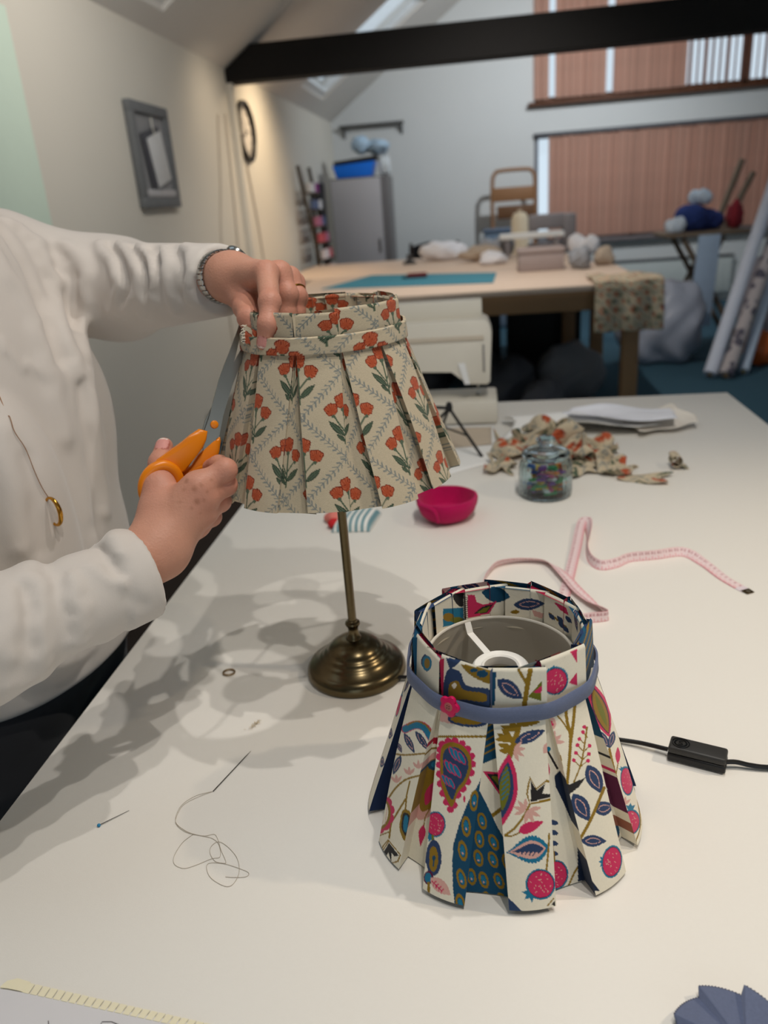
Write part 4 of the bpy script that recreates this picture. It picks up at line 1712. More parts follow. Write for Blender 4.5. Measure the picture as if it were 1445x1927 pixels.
Vn, Fn = nets(hair_sdf, HC - [.16, .13, .18], HC + [.13, .13, .19], .006)
npmesh('hair', Vn, Fn, mat('grey_brown_hair', (120, 104, 90), .6, var=.3, scale=30, stretch=(8, 8, 1)), person)

# ---- loose white top
FOLDS = []      # (polyline, amplitude, width)


def fold(pts, amp, w):
    FOLDS.append((np.array(smooth_path(pts, 3)), amp, w))


LC_END = at(421, 527, .890)          # cuffs
RC_END = at(272, 1078, .640)
la = unit(LC_END - ELB)
ra_ = unit(RC_END - at(-60, 1215, .520))
RSL = at(-60, 1215, .520)


def shirt_sdf(P):
    x, y, z = P
    tr = sd_ell(P, (-.645, .882, 1.06), (.135, .190, .345))
    tr = smin(tr, sd_ell(P, (-.648, .882, .86), (.136, .192, .26)), .09)
    tr = smin(tr, sd_cone(P, SHL + [.005, -.03, .012], SHR + [.0, .04, .010], .062, .062), .07)
    tr = smin(tr, sd_ell(P, (-.575, .955, 1.130), (.068, .080, .105)), .06)
    nb = sd_ell(P, (-.566, .785, 1.050), (.078, .075, .150))
    nb = smin(nb, sd_ell(P, (-.572, .780, .930), (.075, .078, .130)), .05)
    tr = smin(tr, nb, .008)
    neck = sd_cone(P, (-.665, .885, 1.34), (-.66, .885, 1.5), .078, .085)
    tr = smax(tr, -neck, .012)
    hem = .800 + .05 * (y - .75)
    tr = smax(tr, hem - z, .012)
    # far sleeve
    s = sd_cone(P, SHL + [.01, 0, -.01], ELB, .078, .064)
    q = sd_cone(P, ELB, LC_END, .064, .040)
    q = smax(q, (x - LC_END[0]) * la[0] + (y - LC_END[1]) * la[1] + (z - LC_END[2]) * la[2], .006)
    s = smin(s, q, .04)
    d = smin(tr, s, .035)
    # near sleeve, turned-back cuff
    s = sd_cone(P, SHR + [.0, .02, -.01], ERB, .066, .054)
    s = smin(s, sd_cone(P, ERB, RSL, .054, .052), .03)
    q = sd_cone(P, RSL, RC_END, .050, .0385)
    cuff0 = RC_END - ra_ * .034
    t_ = (x - RC_END[0]) * ra_[0] + (y - RC_END[1]) * ra_[1] + (z - RC_END[2]) * ra_[2]
    q = smax(q, t_ + .012, .004)
    cf = sd_cone(P, cuff0 - ra_ * .01, RC_END + ra_ * .03, .0462, .0440)
    cf = smax(smax(cf, t_, .003), -.036 - t_, .004)
    s = smin(s, q, .03)
    s = smin(s, cf, .002)
    d = smin(d, s, .02)
    # hollow cuffs
    d = smax(d, -sd_cone(P, LC_END + la * .022, LC_END + la * .06, .034, .036), .003)
    HOLE = -sd_cone(P, RC_END + ra_ * .020, RC_END + ra_ * .06, .034, .036)
    for pl, amp, w in FOLDS:
        lo, hi = pl.min(0) - 2.6 * w, pl.max(0) + 2.6 * w
        ii = [np.nonzero((P[k].ravel() > lo[k]) & (P[k].ravel() < hi[k]))[0] for k in range(3)]
        if min(len(i) for i in ii) == 0:
            continue
        sl_ = tuple(slice(i[0], i[-1] + 1) for i in ii)
        Q = [P[0][sl_[0]], P[1][:, sl_[1]], P[2][:, :, sl_[2]]]
        m = None
        for a, b in zip(pl, pl[1:]):
            e = sd_cone(Q, a, b, 0, 0)
            m = e if m is None else np.minimum(m, e)
        d[sl_] = d[sl_] - amp * np.exp(-(m / w) ** 2)
    return smax(d, HOLE, .003)


def fs_(pts, Y, amp, w):
    pts = smooth_path(pts, 3)
    out = []
    for q in pts:
        d2 = np.linalg.norm(BPX - q, axis=1)
        near = np.nonzero(d2 < max(14, d2.min() + 1))[0]
        out.append(BV[near[np.argmin(BDEP[near])]])
    FOLDS.append((np.array(out), amp, w))


BV, _ = nets(shirt_sdf, (-.86, .40, .76), (-.20, 1.22, 1.42), .009)     # plain shape first, to lay the folds on
BPX = proj(BV)
BDEP = np.linalg.norm(BV - CAM, axis=1)
# folds on the near sleeve
for pts_, amp_, w_ in (
        ([(200, 1040), (225, 1075), (255, 1120), (275, 1150)], -.004, .006),
        ([(128, 1075), (146, 1120), (157, 1170), (152, 1215)], .0065, .007),
        ([(110, 1080), (130, 1130), (140, 1190)], -.004, .008),
        ([(66, 1090), (80, 1140), (87, 1200), (82, 1260)], .0075, .007),
        ([(48, 1100), (62, 1150), (68, 1220)], -.005, .008),
        ([(160, 1058), (200, 1070), (232, 1108)], .0045, .007),
        ([(20, 1305), (90, 1275), (160, 1240), (215, 1205)], .004, .010),
        ([(8, 1110), (14, 1170), (10, 1240)], .005, .009),
        # far sleeve, gathered at the elbow
        ([(188, 446), (205, 500), (216, 545), (205, 600)], .008, .008),
        ([(204, 446), (222, 500), (230, 550), (214, 600)], -.006, .008),
        ([(222, 448), (244, 500), (250, 552), (225, 605)], .009, .007),
        ([(240, 450), (262, 500), (262, 560)], -.007, .008),
        ([(262, 450), (276, 500), (280, 545), (262, 600)], .007, .008),
        ([(284, 452), (288, 500), (284, 560)], -.009, .007),
        ([(300, 456), (304, 510), (312, 565), (330, 598)], .006, .008),
        ([(318, 452), (334, 500), (330, 560)], -.004, .008),
        ([(345, 452), (352, 505), (340, 560)], .005, .008),
        ([(386, 505), (402, 540), (425, 572)], .006, .007),
        ([(372, 520), (390, 555), (410, 580)], -.004, .007),
        # long drapes from the far shoulder down the front
        ([(30, 415), (70, 450), (95, 500), (112, 560), (138, 640), (160, 700)], .010, .010),
        ([(10, 420), (48, 470), (75, 530), (95, 600), (120, 670)], -.008, .012),
        ([(0, 470), (40, 540), (75, 620), (105, 720), (130, 820)], .006, .014),
        ([(130, 450), (150, 520), (160, 600), (168, 660)], .006, .010),
        ([(112, 460), (128, 520), (142, 600)], -.005, .010),
        ([(176, 700), (190, 800), (205, 920), (222, 1040)], .006, .010),
        ([(160, 720), (176, 830), (192, 950), (205, 1050)], -.005, .010),
        ([(10, 640), (40, 680), (110, 705)], .003, .006),
        ([(0, 800), (20, 900), (40, 1010), (48, 1080)], .005, .014),
        ([(60, 860), (80, 960), (86, 1060)], -.004, .010)):
    fs_(pts_, None, amp_ * (1.5 if pts_[0][1] < 1000 else 1.15), w_)
Vn, Fn = nets(shirt_sdf, (-.86, .40, .76), (-.20, 1.22, 1.42), .0042)
SHV = Vn
npmesh('shirt', Vn, Fn, M_SHIRT, person)


def trouser_sdf(P):
    d = sd_ell(P, (-.655, .882, .86), (.128, .178, .17))
    for y in (.790, .975):
        d = smin(d, sd_cone(P, (-.655, y, .80), (-.660, y, .46), .092, .070), .05)
        d = smin(d, sd_cone(P, (-.660, y, .46), (-.67, y, .09), .070, .060), .04)
    return smax(d, .07 - P[2], .008)


Vn, Fn = nets(trouser_sdf, (-.82, .66, .04), (-.48, 1.10, 1.06), .008)
npmesh('trousers', Vn, Fn, M_TROUS, person)
for y in (.790, .975):
    def shoe_sdf(P):
        d = sd_cone(P, (-.70, y, .045), (-.52, y, .032), .042, .036)
        d = smin(d, sd_cone(P, (-.69, y, .05), (-.68, y, .10), .042, .044), .03)
        return smax(d, -P[2] + .002, .006)
    Vn, Fn = nets(shoe_sdf, (-.77, y - .07, -.01), (-.46, y + .07, .17), .007)
    npmesh('shoe', Vn, Fn, mat('black_leather', (28, 26, 26), .45), person)

# ---- wristwatch with a sprung steel bracelet
wa = unit(LW - LF)
wc = LW - wa * .012
wu = unit(np.array([0, 0, 1.0]) - wa * wa[2])
ws = np.cross(wa, wu)
watch = MB()
M_STEEL = mat('watch_steel', (176, 176, 172), .22, 1.0, var=.05)
watch.tube([Vector(wc + .0272 * (math.cos(a) * wu + math.sin(a) * ws)) for a in np.linspace(0, 2 * PI, 49)[:-1]], .0012, 6, True)
wo = watch.build('wristwatch', M_STEEL, person)
proto = None
nlk = 30
for k in range(nlk):
    a = 2 * PI * k / nlk
    rad = math.cos(a) * wu + math.sin(a) * ws
    tan = -math.sin(a) * wu + math.cos(a) * ws
    mb = MB()
    mb.box(wc + rad * .0282, (.0026, .0052, .0125), Matrix((Vector(rad), Vector(tan), Vector(wa))).transposed(), .0006, 2)
    mb.build('bracelet_link', M_STEEL, wo)
far = ws if (ws @ (CAM - wc)) < 0 else -ws
fc_ = unit(far * .8 + wu * .75)
MB().lathe([(0, 0), (.0125, 0), (.0135, .002), (.0130, .006), (.0118, .0072), (0, .0075)], Vector(wc + fc_ * .0275), 28, axis=fc_).build('watch_case', M_STEEL, wo)

# ---- finger ring and the chain with a gold hoop pendant
M_GOLD = mat('gold', (206, 150, 62), .22, 1.0, var=.04)
a0, a1 = LH['ring'][0][0], LH['ring'][1][0]
ax = unit(a1 - a0)
u1 = unit(np.cross(ax, [0, 0, 1.0]))
u2 = np.cross(ax, u1)
rc_ = a0 + (a1 - a0) * .72
MB().tube([Vector(rc_ + .0112 * (math.cos(a) * u1 + math.sin(a) * u2)) for a in np.linspace(0, 2 * PI, 33)[:-1]], .0013, 6, True).build('finger_ring', M_GOLD, person)
SPX, SDEP = proj(SHV), np.linalg.norm(SHV - CAM, axis=1)


def on_shirt(px, py, out=.003):
    d2 = np.linalg.norm(SPX - np.array([px, py]), axis=1)
    near = np.nonzero(d2 < max(6, d2.min() + 1))[0]
    v = SHV[near[np.argmin(SDEP[near])]]
    return v + unit(CAM - v) * out


neckl = [np.array([-.60, .86, 1.345])] + [on_shirt(x, y) for x, y in ((2, 742), (18, 780), (32, 815), (50, 850), (68, 885), (84, 915), (97, 938))]
nk = MB().tube(smooth_path(neckl, 6), .00045, 5).build('necklace', mat('brown_chain', (150, 104, 62), .5, .4), person)
pc = on_shirt(104, 965, .006)
MB().tube([Vector(pc + np.array([.0105 * math.cos(a), -.004 * math.cos(a), .0165 * math.sin(a)])) for a in np.linspace(0, 2 * PI, 41)[:-1]],
          [.0016 + .0012 * max(0, math.cos(a)) for a in np.linspace(0, 2 * PI, 41)[:-1]], 10, True).build('hoop_pendant', M_GOLD, nk)

# ================================================================== scissors
M_ORANGE = mat('orange_plastic', (228, 128, 8), .32, var=.03, spec=.5)
M_BLADE = mat('scissor_steel', (150, 144, 134), .30, 1.0, var=.06, scale=20)
pv = J(548, 1248, .752)
sc_t = thing('scissors', 'orange-handled dressmaking scissors held open in the right hand', 'scissors', tuple(pv))
pt_tip = J(725, 545, .800)
pt_han = J(150, 1640, .702)
nrm = unit(np.cross(pt_tip - pv, pt_han - pv))
if nrm @ (CAM - pv) < 0:
    nrm = -nrm


def SP(x, y, off=0.0):
    px, py = c7(x, y)
    d = ray(px, py)
    t_ = ((pv - CAM) @ nrm + off) / (d @ nrm)
    return CAM + d * t_


mb = MB()
mb.prism([SP(x, y, -.0030) for x, y in ((470, 1330), (495, 1262), (520, 1190), (548, 1080), (580, 960), (612, 870), (640, 800), (672, 715), (700, 640), (724, 546), (732, 552), (722, 650), (692, 780), (668, 875), (640, 1010), (604, 1180), (582, 1290), (540, 1400), (480, 1440))], Vector(nrm * .0022), .0004)
mb.build('blade', M_BLADE, sc_t, smooth=False)
mb = MB()
mb.prism([SP(x, y, -.0056) for x, y in ((470, 1290), (490, 1220), (540, 1120), (620, 965), (668, 865), (716, 775), (768, 700), (776, 712), (748, 800), (708, 885), (664, 1000), (606, 1190), (580, 1340), (520, 1400))], Vector(nrm * .0022), .0004)
mb.build('blade', M_BLADE, sc_t, smooth=False)
MB().lathe([(0, 0), (.0040, 0), (.0043, .0008), (.0038, .0018), (.0022, .0024), (0, .0026)], Vector(SP(552, 1248, -.0010)), 24, axis=nrm).build('pivot_screw', M_ORANGE, sc_t)


def handle(name, shank, ring_c, rx, ry, rot, off, off2):
    m_ = MB()
    m_.prism([SP(x, y, off - .0048) for x, y in shank], Vector(nrm * .0096), .0024)
    pts_ = []
    for a in np.linspace(0, 2 * PI, 49)[:-1]:
        q = (rx * math.cos(a), ry * math.sin(a))
        c_, s_ = math.cos(math.radians(rot)), math.sin(math.radians(rot))
        pts_.append(SP(ring_c[0] + q[0] * c_ - q[1] * s_, ring_c[1] + q[0] * s_ + q[1] * c_, off + (off2 - off) * (.5 - .5 * math.cos(a - .9))))
    m_.tube(pts_, .0050, 12, True, 1.15)
    return m_.build(name, M_ORANGE, sc_t, sharp=50)


handle('handle', [(448, 1276), (500, 1290), (492, 1345), (470, 1395), (410, 1468), (360, 1545), (325, 1560), (285, 1525), (240, 1508), (190, 1518), (160, 1500), (180, 1468), (260, 1415), (340, 1358), (400, 1308)], (215, 1640), 112, 132, 18, .0016, .0090)
handle('handle', [(578, 1325), (584, 1350), (575, 1420), (555, 1480), (500, 1560), (420, 1600), (370, 1590), (378, 1540), (440, 1440), (500, 1385), (540, 1350)], (430, 1690), 112, 190, 28, -.0050, -.0050)

# ================================================================== things lying on the work table
def solid(o, t=.0008):
    m_ = o.modifiers.new('thickness', 'SOLIDIFY')
    m_.thickness = t
    m_.offset = 0
    return o


def cloth_patch(name, c, sx, sy, rz, h, seed, printed=True, m=None, parent=None, n=34, freq=3.0, u0=0, col=None, cut=.12, lift=.0):
    """a crumpled scrap of cloth lying on the table"""
    r2 = np.random.default_rng(seed)
    a = np.linspace(-1, 1, n)
    U, V = np.meshgrid(a, a, indexing='ij')
    e = 1 + cut * np.sin(3 * np.arctan2(V, U) + r2.uniform(0, 6)) + cut * .6 * np.sin(5 * np.arctan2(V, U) + r2.uniform(0, 6))
    X, Y = U * sx / 2 * e, V * sy / 2 * e
    Z = np.zeros_like(X)
    for k in range(6):
        th, ph, f = r2.uniform(0, PI), r2.uniform(0, 6), freq * r2.uniform(.5, 1.3)
        Z += np.sin(f * (U * math.cos(th) + V * math.sin(th)) * 2 + ph) / (1 + .4 * k)
    Z = (Z - Z.min()) / (Z.max() - Z.min())
    Z = h * Z ** 1.6 + .0008 + lift
    X = X + .25 * h * np.sin(V * 5 + seed)
    Y = Y + .25 * h * np.sin(U * 5 + seed)
    cr, sr = math.cos(rz), math.sin(rz)
    P = np.stack([c[0] + X * cr - Y * sr, c[1] + X * sr + Y * cr, c[2] + Z], -1)
    if printed:
        C = lin(trellis(U * sx * 500 + u0, V * sy * 500 + u0 * .7)).reshape(-1, 3)
        o = npmesh(name, P.reshape(-1, 3), grid_quads(n, n), M_LINEN, parent, colors=C)
    else:
        o = npmesh(name, P.reshape(-1, 3), grid_quads(n, n), m, parent)
    return solid(o)


# pink felted bowl
bc = atz(841, 974)
bc = np.array([bc[0], bc[1] + .0, TZ])
M_FELT = mat('magenta_felt', (186, 2, 84), 1, var=.12, scale=160, bump=.8, bscale=500, sheen=.1)
mb = MB()
mb.lathe([(0.0000, 0.0011), (0.0319, 0.0011), (0.0410, 0.0046), (0.0513, 0.0160), (0.0564, 0.0296), (0.0576, 0.0388), (0.0559, 0.0439), (0.0519, 0.0439), (0.0502, 0.0388), (0.0485, 0.0274), (0.0410, 0.0137), (0.0296, 0.0103), (0.0000, 0.0097)], bc, 48,
         wob=lambda a, z: 1 + .02 * math.sin(3 * a + 1) + .012 * math.sin(7 * a))
bowl = thing('felt_bowl', 'small magenta felted bowl on the white table behind the lamp', 'bowl', tuple(bc))
mb.build('bowl_body', M_FELT, bowl)
mb = MB()
mb.tube(smooth_path([bc + np.array([-.049, -.034, .041]), bc + np.array([-.023, -.054, .039]), bc + np.array([-.015, -.055, .025]), bc + np.array([-.014, -.050, .010])], 6), [.0035] * 18 + [.002], 8)
mb.build('felt_seam', M_FELT, bowl)

# glass jar of sewing clips
jc = atz(1026, 930)
jc = np.array([jc[0], jc[1], TZ])
M_JAR = mat('jar_glass', (225, 240, 244), .03, trans=1.0, var=0, ior=1.42)
jar = thing('glass_jar', 'ribbed lidded glass jar holding coloured sewing clips on the table', 'jar', tuple(jc))
rib = lambda a, z: 1 + (.012 * math.cos(28 * a) if z < .068 else 0)
MB().lathe([(0.0000, 0.0011), (0.0452, 0.0011), (0.0497, 0.0045), (0.0508, 0.0113), (0.0508, 0.0621), (0.0486, 0.0701), (0.0441, 0.0746), (0.0441, 0.0814), (0.0412, 0.0814), (0.0412, 0.0746), (0.0452, 0.0678), (0.0480, 0.0599), (0.0480, 0.0113), (0.0463, 0.0068), (0.0000, 0.0056)], jc, 112, rib).build('jar_body', M_JAR, jar)
MB().lathe([(0.0000, 0.0757), (0.0384, 0.0757), (0.0407, 0.0819), (0.0452, 0.0825), (0.0463, 0.0853), (0.0435, 0.0893), (0.0316, 0.0949), (0.0181, 0.0972), (0.0119, 0.0994), (0.0136, 0.1028), (0.0186, 0.1085), (0.0186, 0.1141), (0.0136, 0.1181), (0.0000, 0.1192)], jc, 48).build('lid', M_JAR, jar)
CLIPC = [('red', (206, 34, 48)), ('yellow', (236, 194, 40)), ('blue', (36, 96, 176)), ('green', (62, 150, 86)), ('orange', (232, 124, 34)), ('purple', (128, 70, 150)), ('pink', (226, 90, 140)), ('white', (226, 226, 222))]
protos = []
for nm, cc in CLIPC:
    mb = MB()
    mb.prism([(-.012, -.0055, 0), (.012, -.004, 0), (.0125, 0, 0), (.012, .004, 0), (-.012, .0055, 0)], (0, 0, .005), .0010)
    protos.append((nm, mb, mat('%s_clip_plastic' % nm, cc, .35, var=.03)))
made = {}
r2 = np.random.default_rng(11)
for k in range(64):
    i = k % len(CLIPC)
    nm, mbp, mm = protos[i]
    if i not in made:
        o = mbp.build('sewing_clip', mm, smooth=False)
        made[i] = o
    else:
        o = made[i].copy()
        COL.objects.link(o)
    tag(o, '%s plastic sewing clip heaped inside the glass jar' % nm, 'sewing clip', 'sewing clips in the glass jar')
    lay = k // 8
    tag(o, '%s plastic sewing clip in the jar, %s layer from the bottom' % (nm, ('first', 'second', 'third', 'fourth', 'fifth', 'sixth', 'seventh', 'eighth')[lay]))
    a = r2.uniform(0, 2 * PI)
    rad = .0345 * r2.uniform(.1, 1) ** .4
    o.location = (jc[0] + rad * math.cos(a), jc[1] + rad * math.sin(a), TZ + .010 + .0072 * lay)
    o.rotation_euler = (r2.uniform(-.3, .3), r2.uniform(-.2, .2), r2.uniform(0, 6))

# tape measure
tw_ = .0165
KP = [((1404, 1112), .0006, 0), ((1362, 1088), .0008, 0), ((1325, 1060), .002, 10), ((1286, 1040), .005, 55), ((1235, 1045), .0065, 75), ((1186, 1050), .0065, 75), ((1160, 1060), .0062, 65), ((1130, 1064), .0062, 60), ((1110, 1052), .0062, 72), ((1104, 1030), .008, 80),
      ((1108, 1000), .010, 60), ((1104, 978), .012, 20), ((1094, 985), .010, -5), ((1084, 1030), .007, -8), ((1072, 1080), .004, -5), ((1058, 1130), .0012, 0), ((1035, 1160), .001, 0), ((985, 1165), .002, 30), ((930, 1140), .006, 70), ((908, 1105), .0065, 75), ((920, 1076), .0065, 72), ((940, 1060), .0065, 60),
      ((985, 1054), .005, 48), ((1030, 1058), .005, 40), ((1058, 1078), .0075, 15), ((1085, 1108), .0080, 5), ((1112, 1132), .006, 20), ((1138, 1152), .0068, 75), ((1143, 1160), .0068, 85), ((1110, 1164), .0068, 80), ((1060, 1172), .0062, 70)]
ctr = smooth_path([np.append(atz(p[0], p[1], TZ + z), t_) for p, z, t_ in KP], 20)
ctr = np.array(ctr)
pos, tilt = ctr[:, :3], np.radians(ctr[:, 3])
seg = np.r_[0, np.cumsum(np.linalg.norm(np.diff(pos, axis=0), axis=1))]
Ls = np.arange(0, seg[-1], .001)
pos = np.stack([np.interp(Ls, seg, pos[:, k]) for k in range(3)], -1)
tilt = np.interp(Ls, seg, tilt)
tg = np.gradient(pos, axis=0)
tg /= np.linalg.norm(tg, axis=1)[:, None]
hz = np.cross(tg, [0, 0, 1.0])
hz /= np.linalg.norm(hz, axis=1)[:, None]
for k in range(len(hz)):
    if k and hz[k] @ hz[k - 1] < 0:
        hz[k] *= -1
NW = 22
w_ = np.linspace(-.5, .5, NW)
wd_ = hz * np.cos(tilt)[:, None] + np.array([0, 0, 1.0]) * np.sin(tilt)[:, None]
Pt = pos[:, None, :] + wd_[:, None, :] * (w_ * tw_)[None, :, None]
Pt[..., 2] = np.maximum(Pt[..., 2], TZ + .0006)
Ct = np.tile(np.array([238, 216, 216.0]), (len(Ls), NW, 1))
DIG = ['757', '262', '717', '717', '557', '747', '747', '711', '777', '777']
FONT = {'0': '111101101101111', '1': '010110010010111', '2': '111001111100111', '3': '111001111001111', '4': '101101111001001', '5': '111100111001111', '6': '111100111101111', '7': '111001001001001', '8': '111101111101111', '9': '111101111001111'}
red_ = np.array([222, 128, 138.0])
for k in range(len(Ls)):
    mm = k % 10
    Ct[k, :1] = red_
    Ct[k, -1:] = red_
    if mm == 0:
        Ct[k, :10] = red_
    elif mm == 5:
        Ct[k, :7] = red_
    elif mm % 2 == 0:
        Ct[k, :4] = red_
for cm in range(1, len(Ls) // 10):
    for di, ch in enumerate(str(cm)):
        for q, b in enumerate(FONT[ch]):
            if b == '1':
                kk, rr_ = cm * 10 - 5 + di * 4 + q % 3, 18 - q // 3
                if kk < len(Ls):
                    Ct[kk, rr_] = red_ * .8
if len(Ls) > 12:
    Ct[:14] = (228, 214, 220)
tm = thing('tape_measure', 'pale pink tape measure curling over the table behind the front lampshade', 'tape measure', tuple(pos[0]))
solid(npmesh('tape', Pt.reshape(-1, 3), grid_quads(len(Ls), NW), mat('tape_vinyl', attr='paint', rough=.5, var=.02), tm, colors=lin(Ct).reshape(-1, 3)), .0004)
tn = Vector(-tg[0])
ts_ = Vector(hz[0])
p0 = Vector(pos[0]) + Vector((0, 0, .0006))
mb = MB()
mb.prism([p0 - tn * .003 - ts_ * .0072, p0 + tn * .009 - ts_ * .0062, p0 + tn * .009 + ts_ * .0062, p0 - tn * .003 + ts_ * .0072], (0, 0, .0008), .0002)
tip = mb.build('metal_tip', mat('bronze_tip', (112, 92, 60), .4, 1), tm, smooth=False)
MB().lathe([(.0016, 0), (.0030, 0), (.0030, .0005), (.0016, .0005), (.0016, 0)], p0 + tn * .004 + Vector((0, 0, .0008)), 16).build('eyelet', mat('pale_eyelet', (210, 200, 180), .4, 1), tip)

# striped pouch and red pincushion lying behind the lamp stem
pc_ = atz(672, 985)
M_STRIPE = mat('striped_ticking', attr='paint', rough=.9, var=.04)
n = 40
a = np.linspace(-1, 1, n)
U, V = np.meshgrid(a, a, indexing='ij')
Zp = .022 * np.sqrt(np.clip(1 - U ** 4, 0, 1)) * np.sqrt(np.clip(1 - V ** 4, 0, 1))
Pp = np.stack([pc_[0] + U * .036 + .006 * V, pc_[1] + V * .042, TZ + .001 + Zp], -1)
Pb = Pp.copy()
Pb[..., 2] = TZ + .0008
st = np.where((np.floor((U + 1) * 6.5) % 2 == 0)[..., None], np.array([112, 150, 158.0]), np.array([232, 232, 226.0]))
o = npmesh('striped_pouch', np.concatenate([Pp.reshape(-1, 3), Pb.reshape(-1, 3)]), np.concatenate([grid_quads(n, n), grid_quads(n, n, n * n)[:, ::-1]]), M_STRIPE, colors=lin(np.concatenate([st.reshape(-1, 3)] * 2)))
tag(o, 'little padded pouch in blue and white stripes lying behind the brass stem', 'pouch')
pr = atz(633, 985)
t = thing('pincushion', 'small red and coral pincushion next to the striped pouch', 'pincushion', (pr[0], pr[1], TZ))
def cush(P):
    d = sd_ell(P, (pr[0], pr[1] - .022, TZ + .0095), (.012, .012, .0092))
    return d
Vn, Fn = nets(cush, pr - [.03, .06, .01], pr + [.03, .02, .04], .0025)
npmesh('red_end', Vn, Fn, mat('red_cotton', (196, 34, 40), .8), t)
Vn, Fn = nets(lambda P: smin(sd_ell(P, (pr[0] - .001, pr[1] + .004, TZ + .0125), (.016, .021, .012)), sd_ell(P, (pr[0] - .014, pr[1] + .012, TZ + .008), (.012, .014, .0075)), .008), pr - [.05, .05, .01], pr + [.04, .05, .05], .003)
npmesh('coral_body', Vn, Fn, mat('coral_cotton', (226, 130, 118), .85, var=.2, scale=90), t)

# papers beyond, under the tripod
M_PAPER = mat('white_paper', (236, 234, 230), .8, var=.02)
M_BEIGE = mat('beige_paper', (196, 180, 160), .8, var=.05)


def sheet(name, pts, z, m, label, cat, group=None, wave=.004, seed=0, n=14):
    """paper or cloth sheet through four corners, gently waved, with thickness"""
    q = [np.asarray(p, float) for p in pts]
    r2_ = np.random.default_rng(seed)
    f1, f2 = r2_.uniform(0, 6, 2)
    P = np.zeros((n, n, 3))
    for i in range(n):
        for j in range(n):
            u, v = i / (n - 1), j / (n - 1)
            P[i, j] = q[0] * (1 - u) * (1 - v) + q[1] * u * (1 - v) + q[2] * u * v + q[3] * (1 - u) * v
            P[i, j, 2] = z + wave * (.5 + .5 * math.sin(4 * u + f1) * math.sin(5 * v + f2))
    return solid(tag(npmesh(name, P.reshape(-1, 3), grid_quads(n, n), m), label, cat, group), .0005)


sheet('paper_sheet', [atz(800, 905), atz(935, 870), atz(930, 800), atz(800, 800)], TZ + .0006, M_PAPER, 'white paper lying flat under the black tripod', 'paper', wave=.001)
sheet('pattern_paper', [atz(800, 850), atz(925, 838), atz(925, 806), atz(800, 808)], TZ + .0026, M_BEIGE, 'beige pattern paper between the sewing machine and the fabric scraps', 'paper', wave=.001)
WPL = 'white cloth layers spread beyond the fabric scraps'
for px, py, sx_, sy_, rz_, h_, sd_, lf, m_, lb in (
        (1092, 806, .36, .16, .0, .040, 71, .000, M_PAPER, 'broad white cloth lying lowest beyond the fabric scraps'),
        (1165, 804, .26, .13, -.15, .028, 72, .026, mat('cool_white_cloth', (232, 232, 238), .9), 'cool white folded cloth on top of the white layers'),
        (1235, 802, .15, .14, .3, .024, 73, .010, mat('ivory_cloth', (228, 220, 208), .9), 'ivory cloth at the right end of the white layers')):
    c = atz(px, py)
    tag(cloth_patch('white_cloth', (c[0], c[1], TZ), sx_, sy_, rz_, h_, sd_, False, m_, n=40, freq=1.5, lift=lf, cut=.05), lb, 'cloth', WPL)

SCR = 'flowered linen scraps heaped behind the jar'
scr = [((985, 850), .13, .12, .045, 1, 'crumpled flowered scrap left of the jar in the heap'), ((1100, 852), .14, .12, .050, 2, 'crumpled flowered scrap right of the jar with a loose loop'),
       ((940, 882), .08, .06, .022, 3, 'small flowered offcut at the left tip of the heap'), ((1140, 880), .13, .07, .030, 4, 'long flowered strip bunched at the right front of the heap'),
       ((1030, 830), .12, .10, .060, 5, 'flowered scrap standing up at the back of the heap'), ((1075, 890), .10, .06, .022, 6, 'dark-shadowed flowered strip directly behind the jar')]
for k, ((px, py), sx_, sy_, h_, sd_, lb) in enumerate(scr):
    c = atz(px, py)
    o = cloth_patch('fabric_scrap', (c[0], c[1], TZ), sx_, sy_, .7 * k, h_, sd_, freq=3.6, u0=31 * k, n=44)
    tag(o, lb, 'fabric scrap', SCR)
c = atz(1212, 903)
o = cloth_patch('fabric_scrap', (c[0], c[1], TZ), .085, .05, -.25, .008, 21, freq=1.6, u0=50, cut=.2)
tag(o, 'flat flowered scrap lying on its own right of the heap', 'fabric scrap', SCR)
# rolled offcut
c = atz(1280, 880)
P = []
for i in range(60):
    t_ = i / 59
    a = t_ * 3.2 * PI
    r_ = .006 + .010 * t_
    x, z = (r_ * math.cos(a), r_ * math.sin(a)) if t_ < .86 else (r_ * math.cos(a) + (t_ - .86) * .28, r_ * math.sin(a) - (t_ - .86) * .06)
    for j in range(10):
        y = (j / 9 - .5) * .034
        P.append((c[0] - .012 + x, c[1] + y + .1 * x, max(TZ + .0012, TZ + .017 + z)))
P = np.array(P)
ug, vg = np.meshgrid(np.linspace(0, 100, 60), np.linspace(0, 34, 10), indexing='ij')
o = solid(npmesh('fabric_scrap', P, grid_quads(60, 10), M_LINEN, colors=lin(trellis(ug + 20, vg)).reshape(-1, 3)))
tag(o, 'rolled linen offcut lying farthest right on the table', 'fabric scrap', SCR)

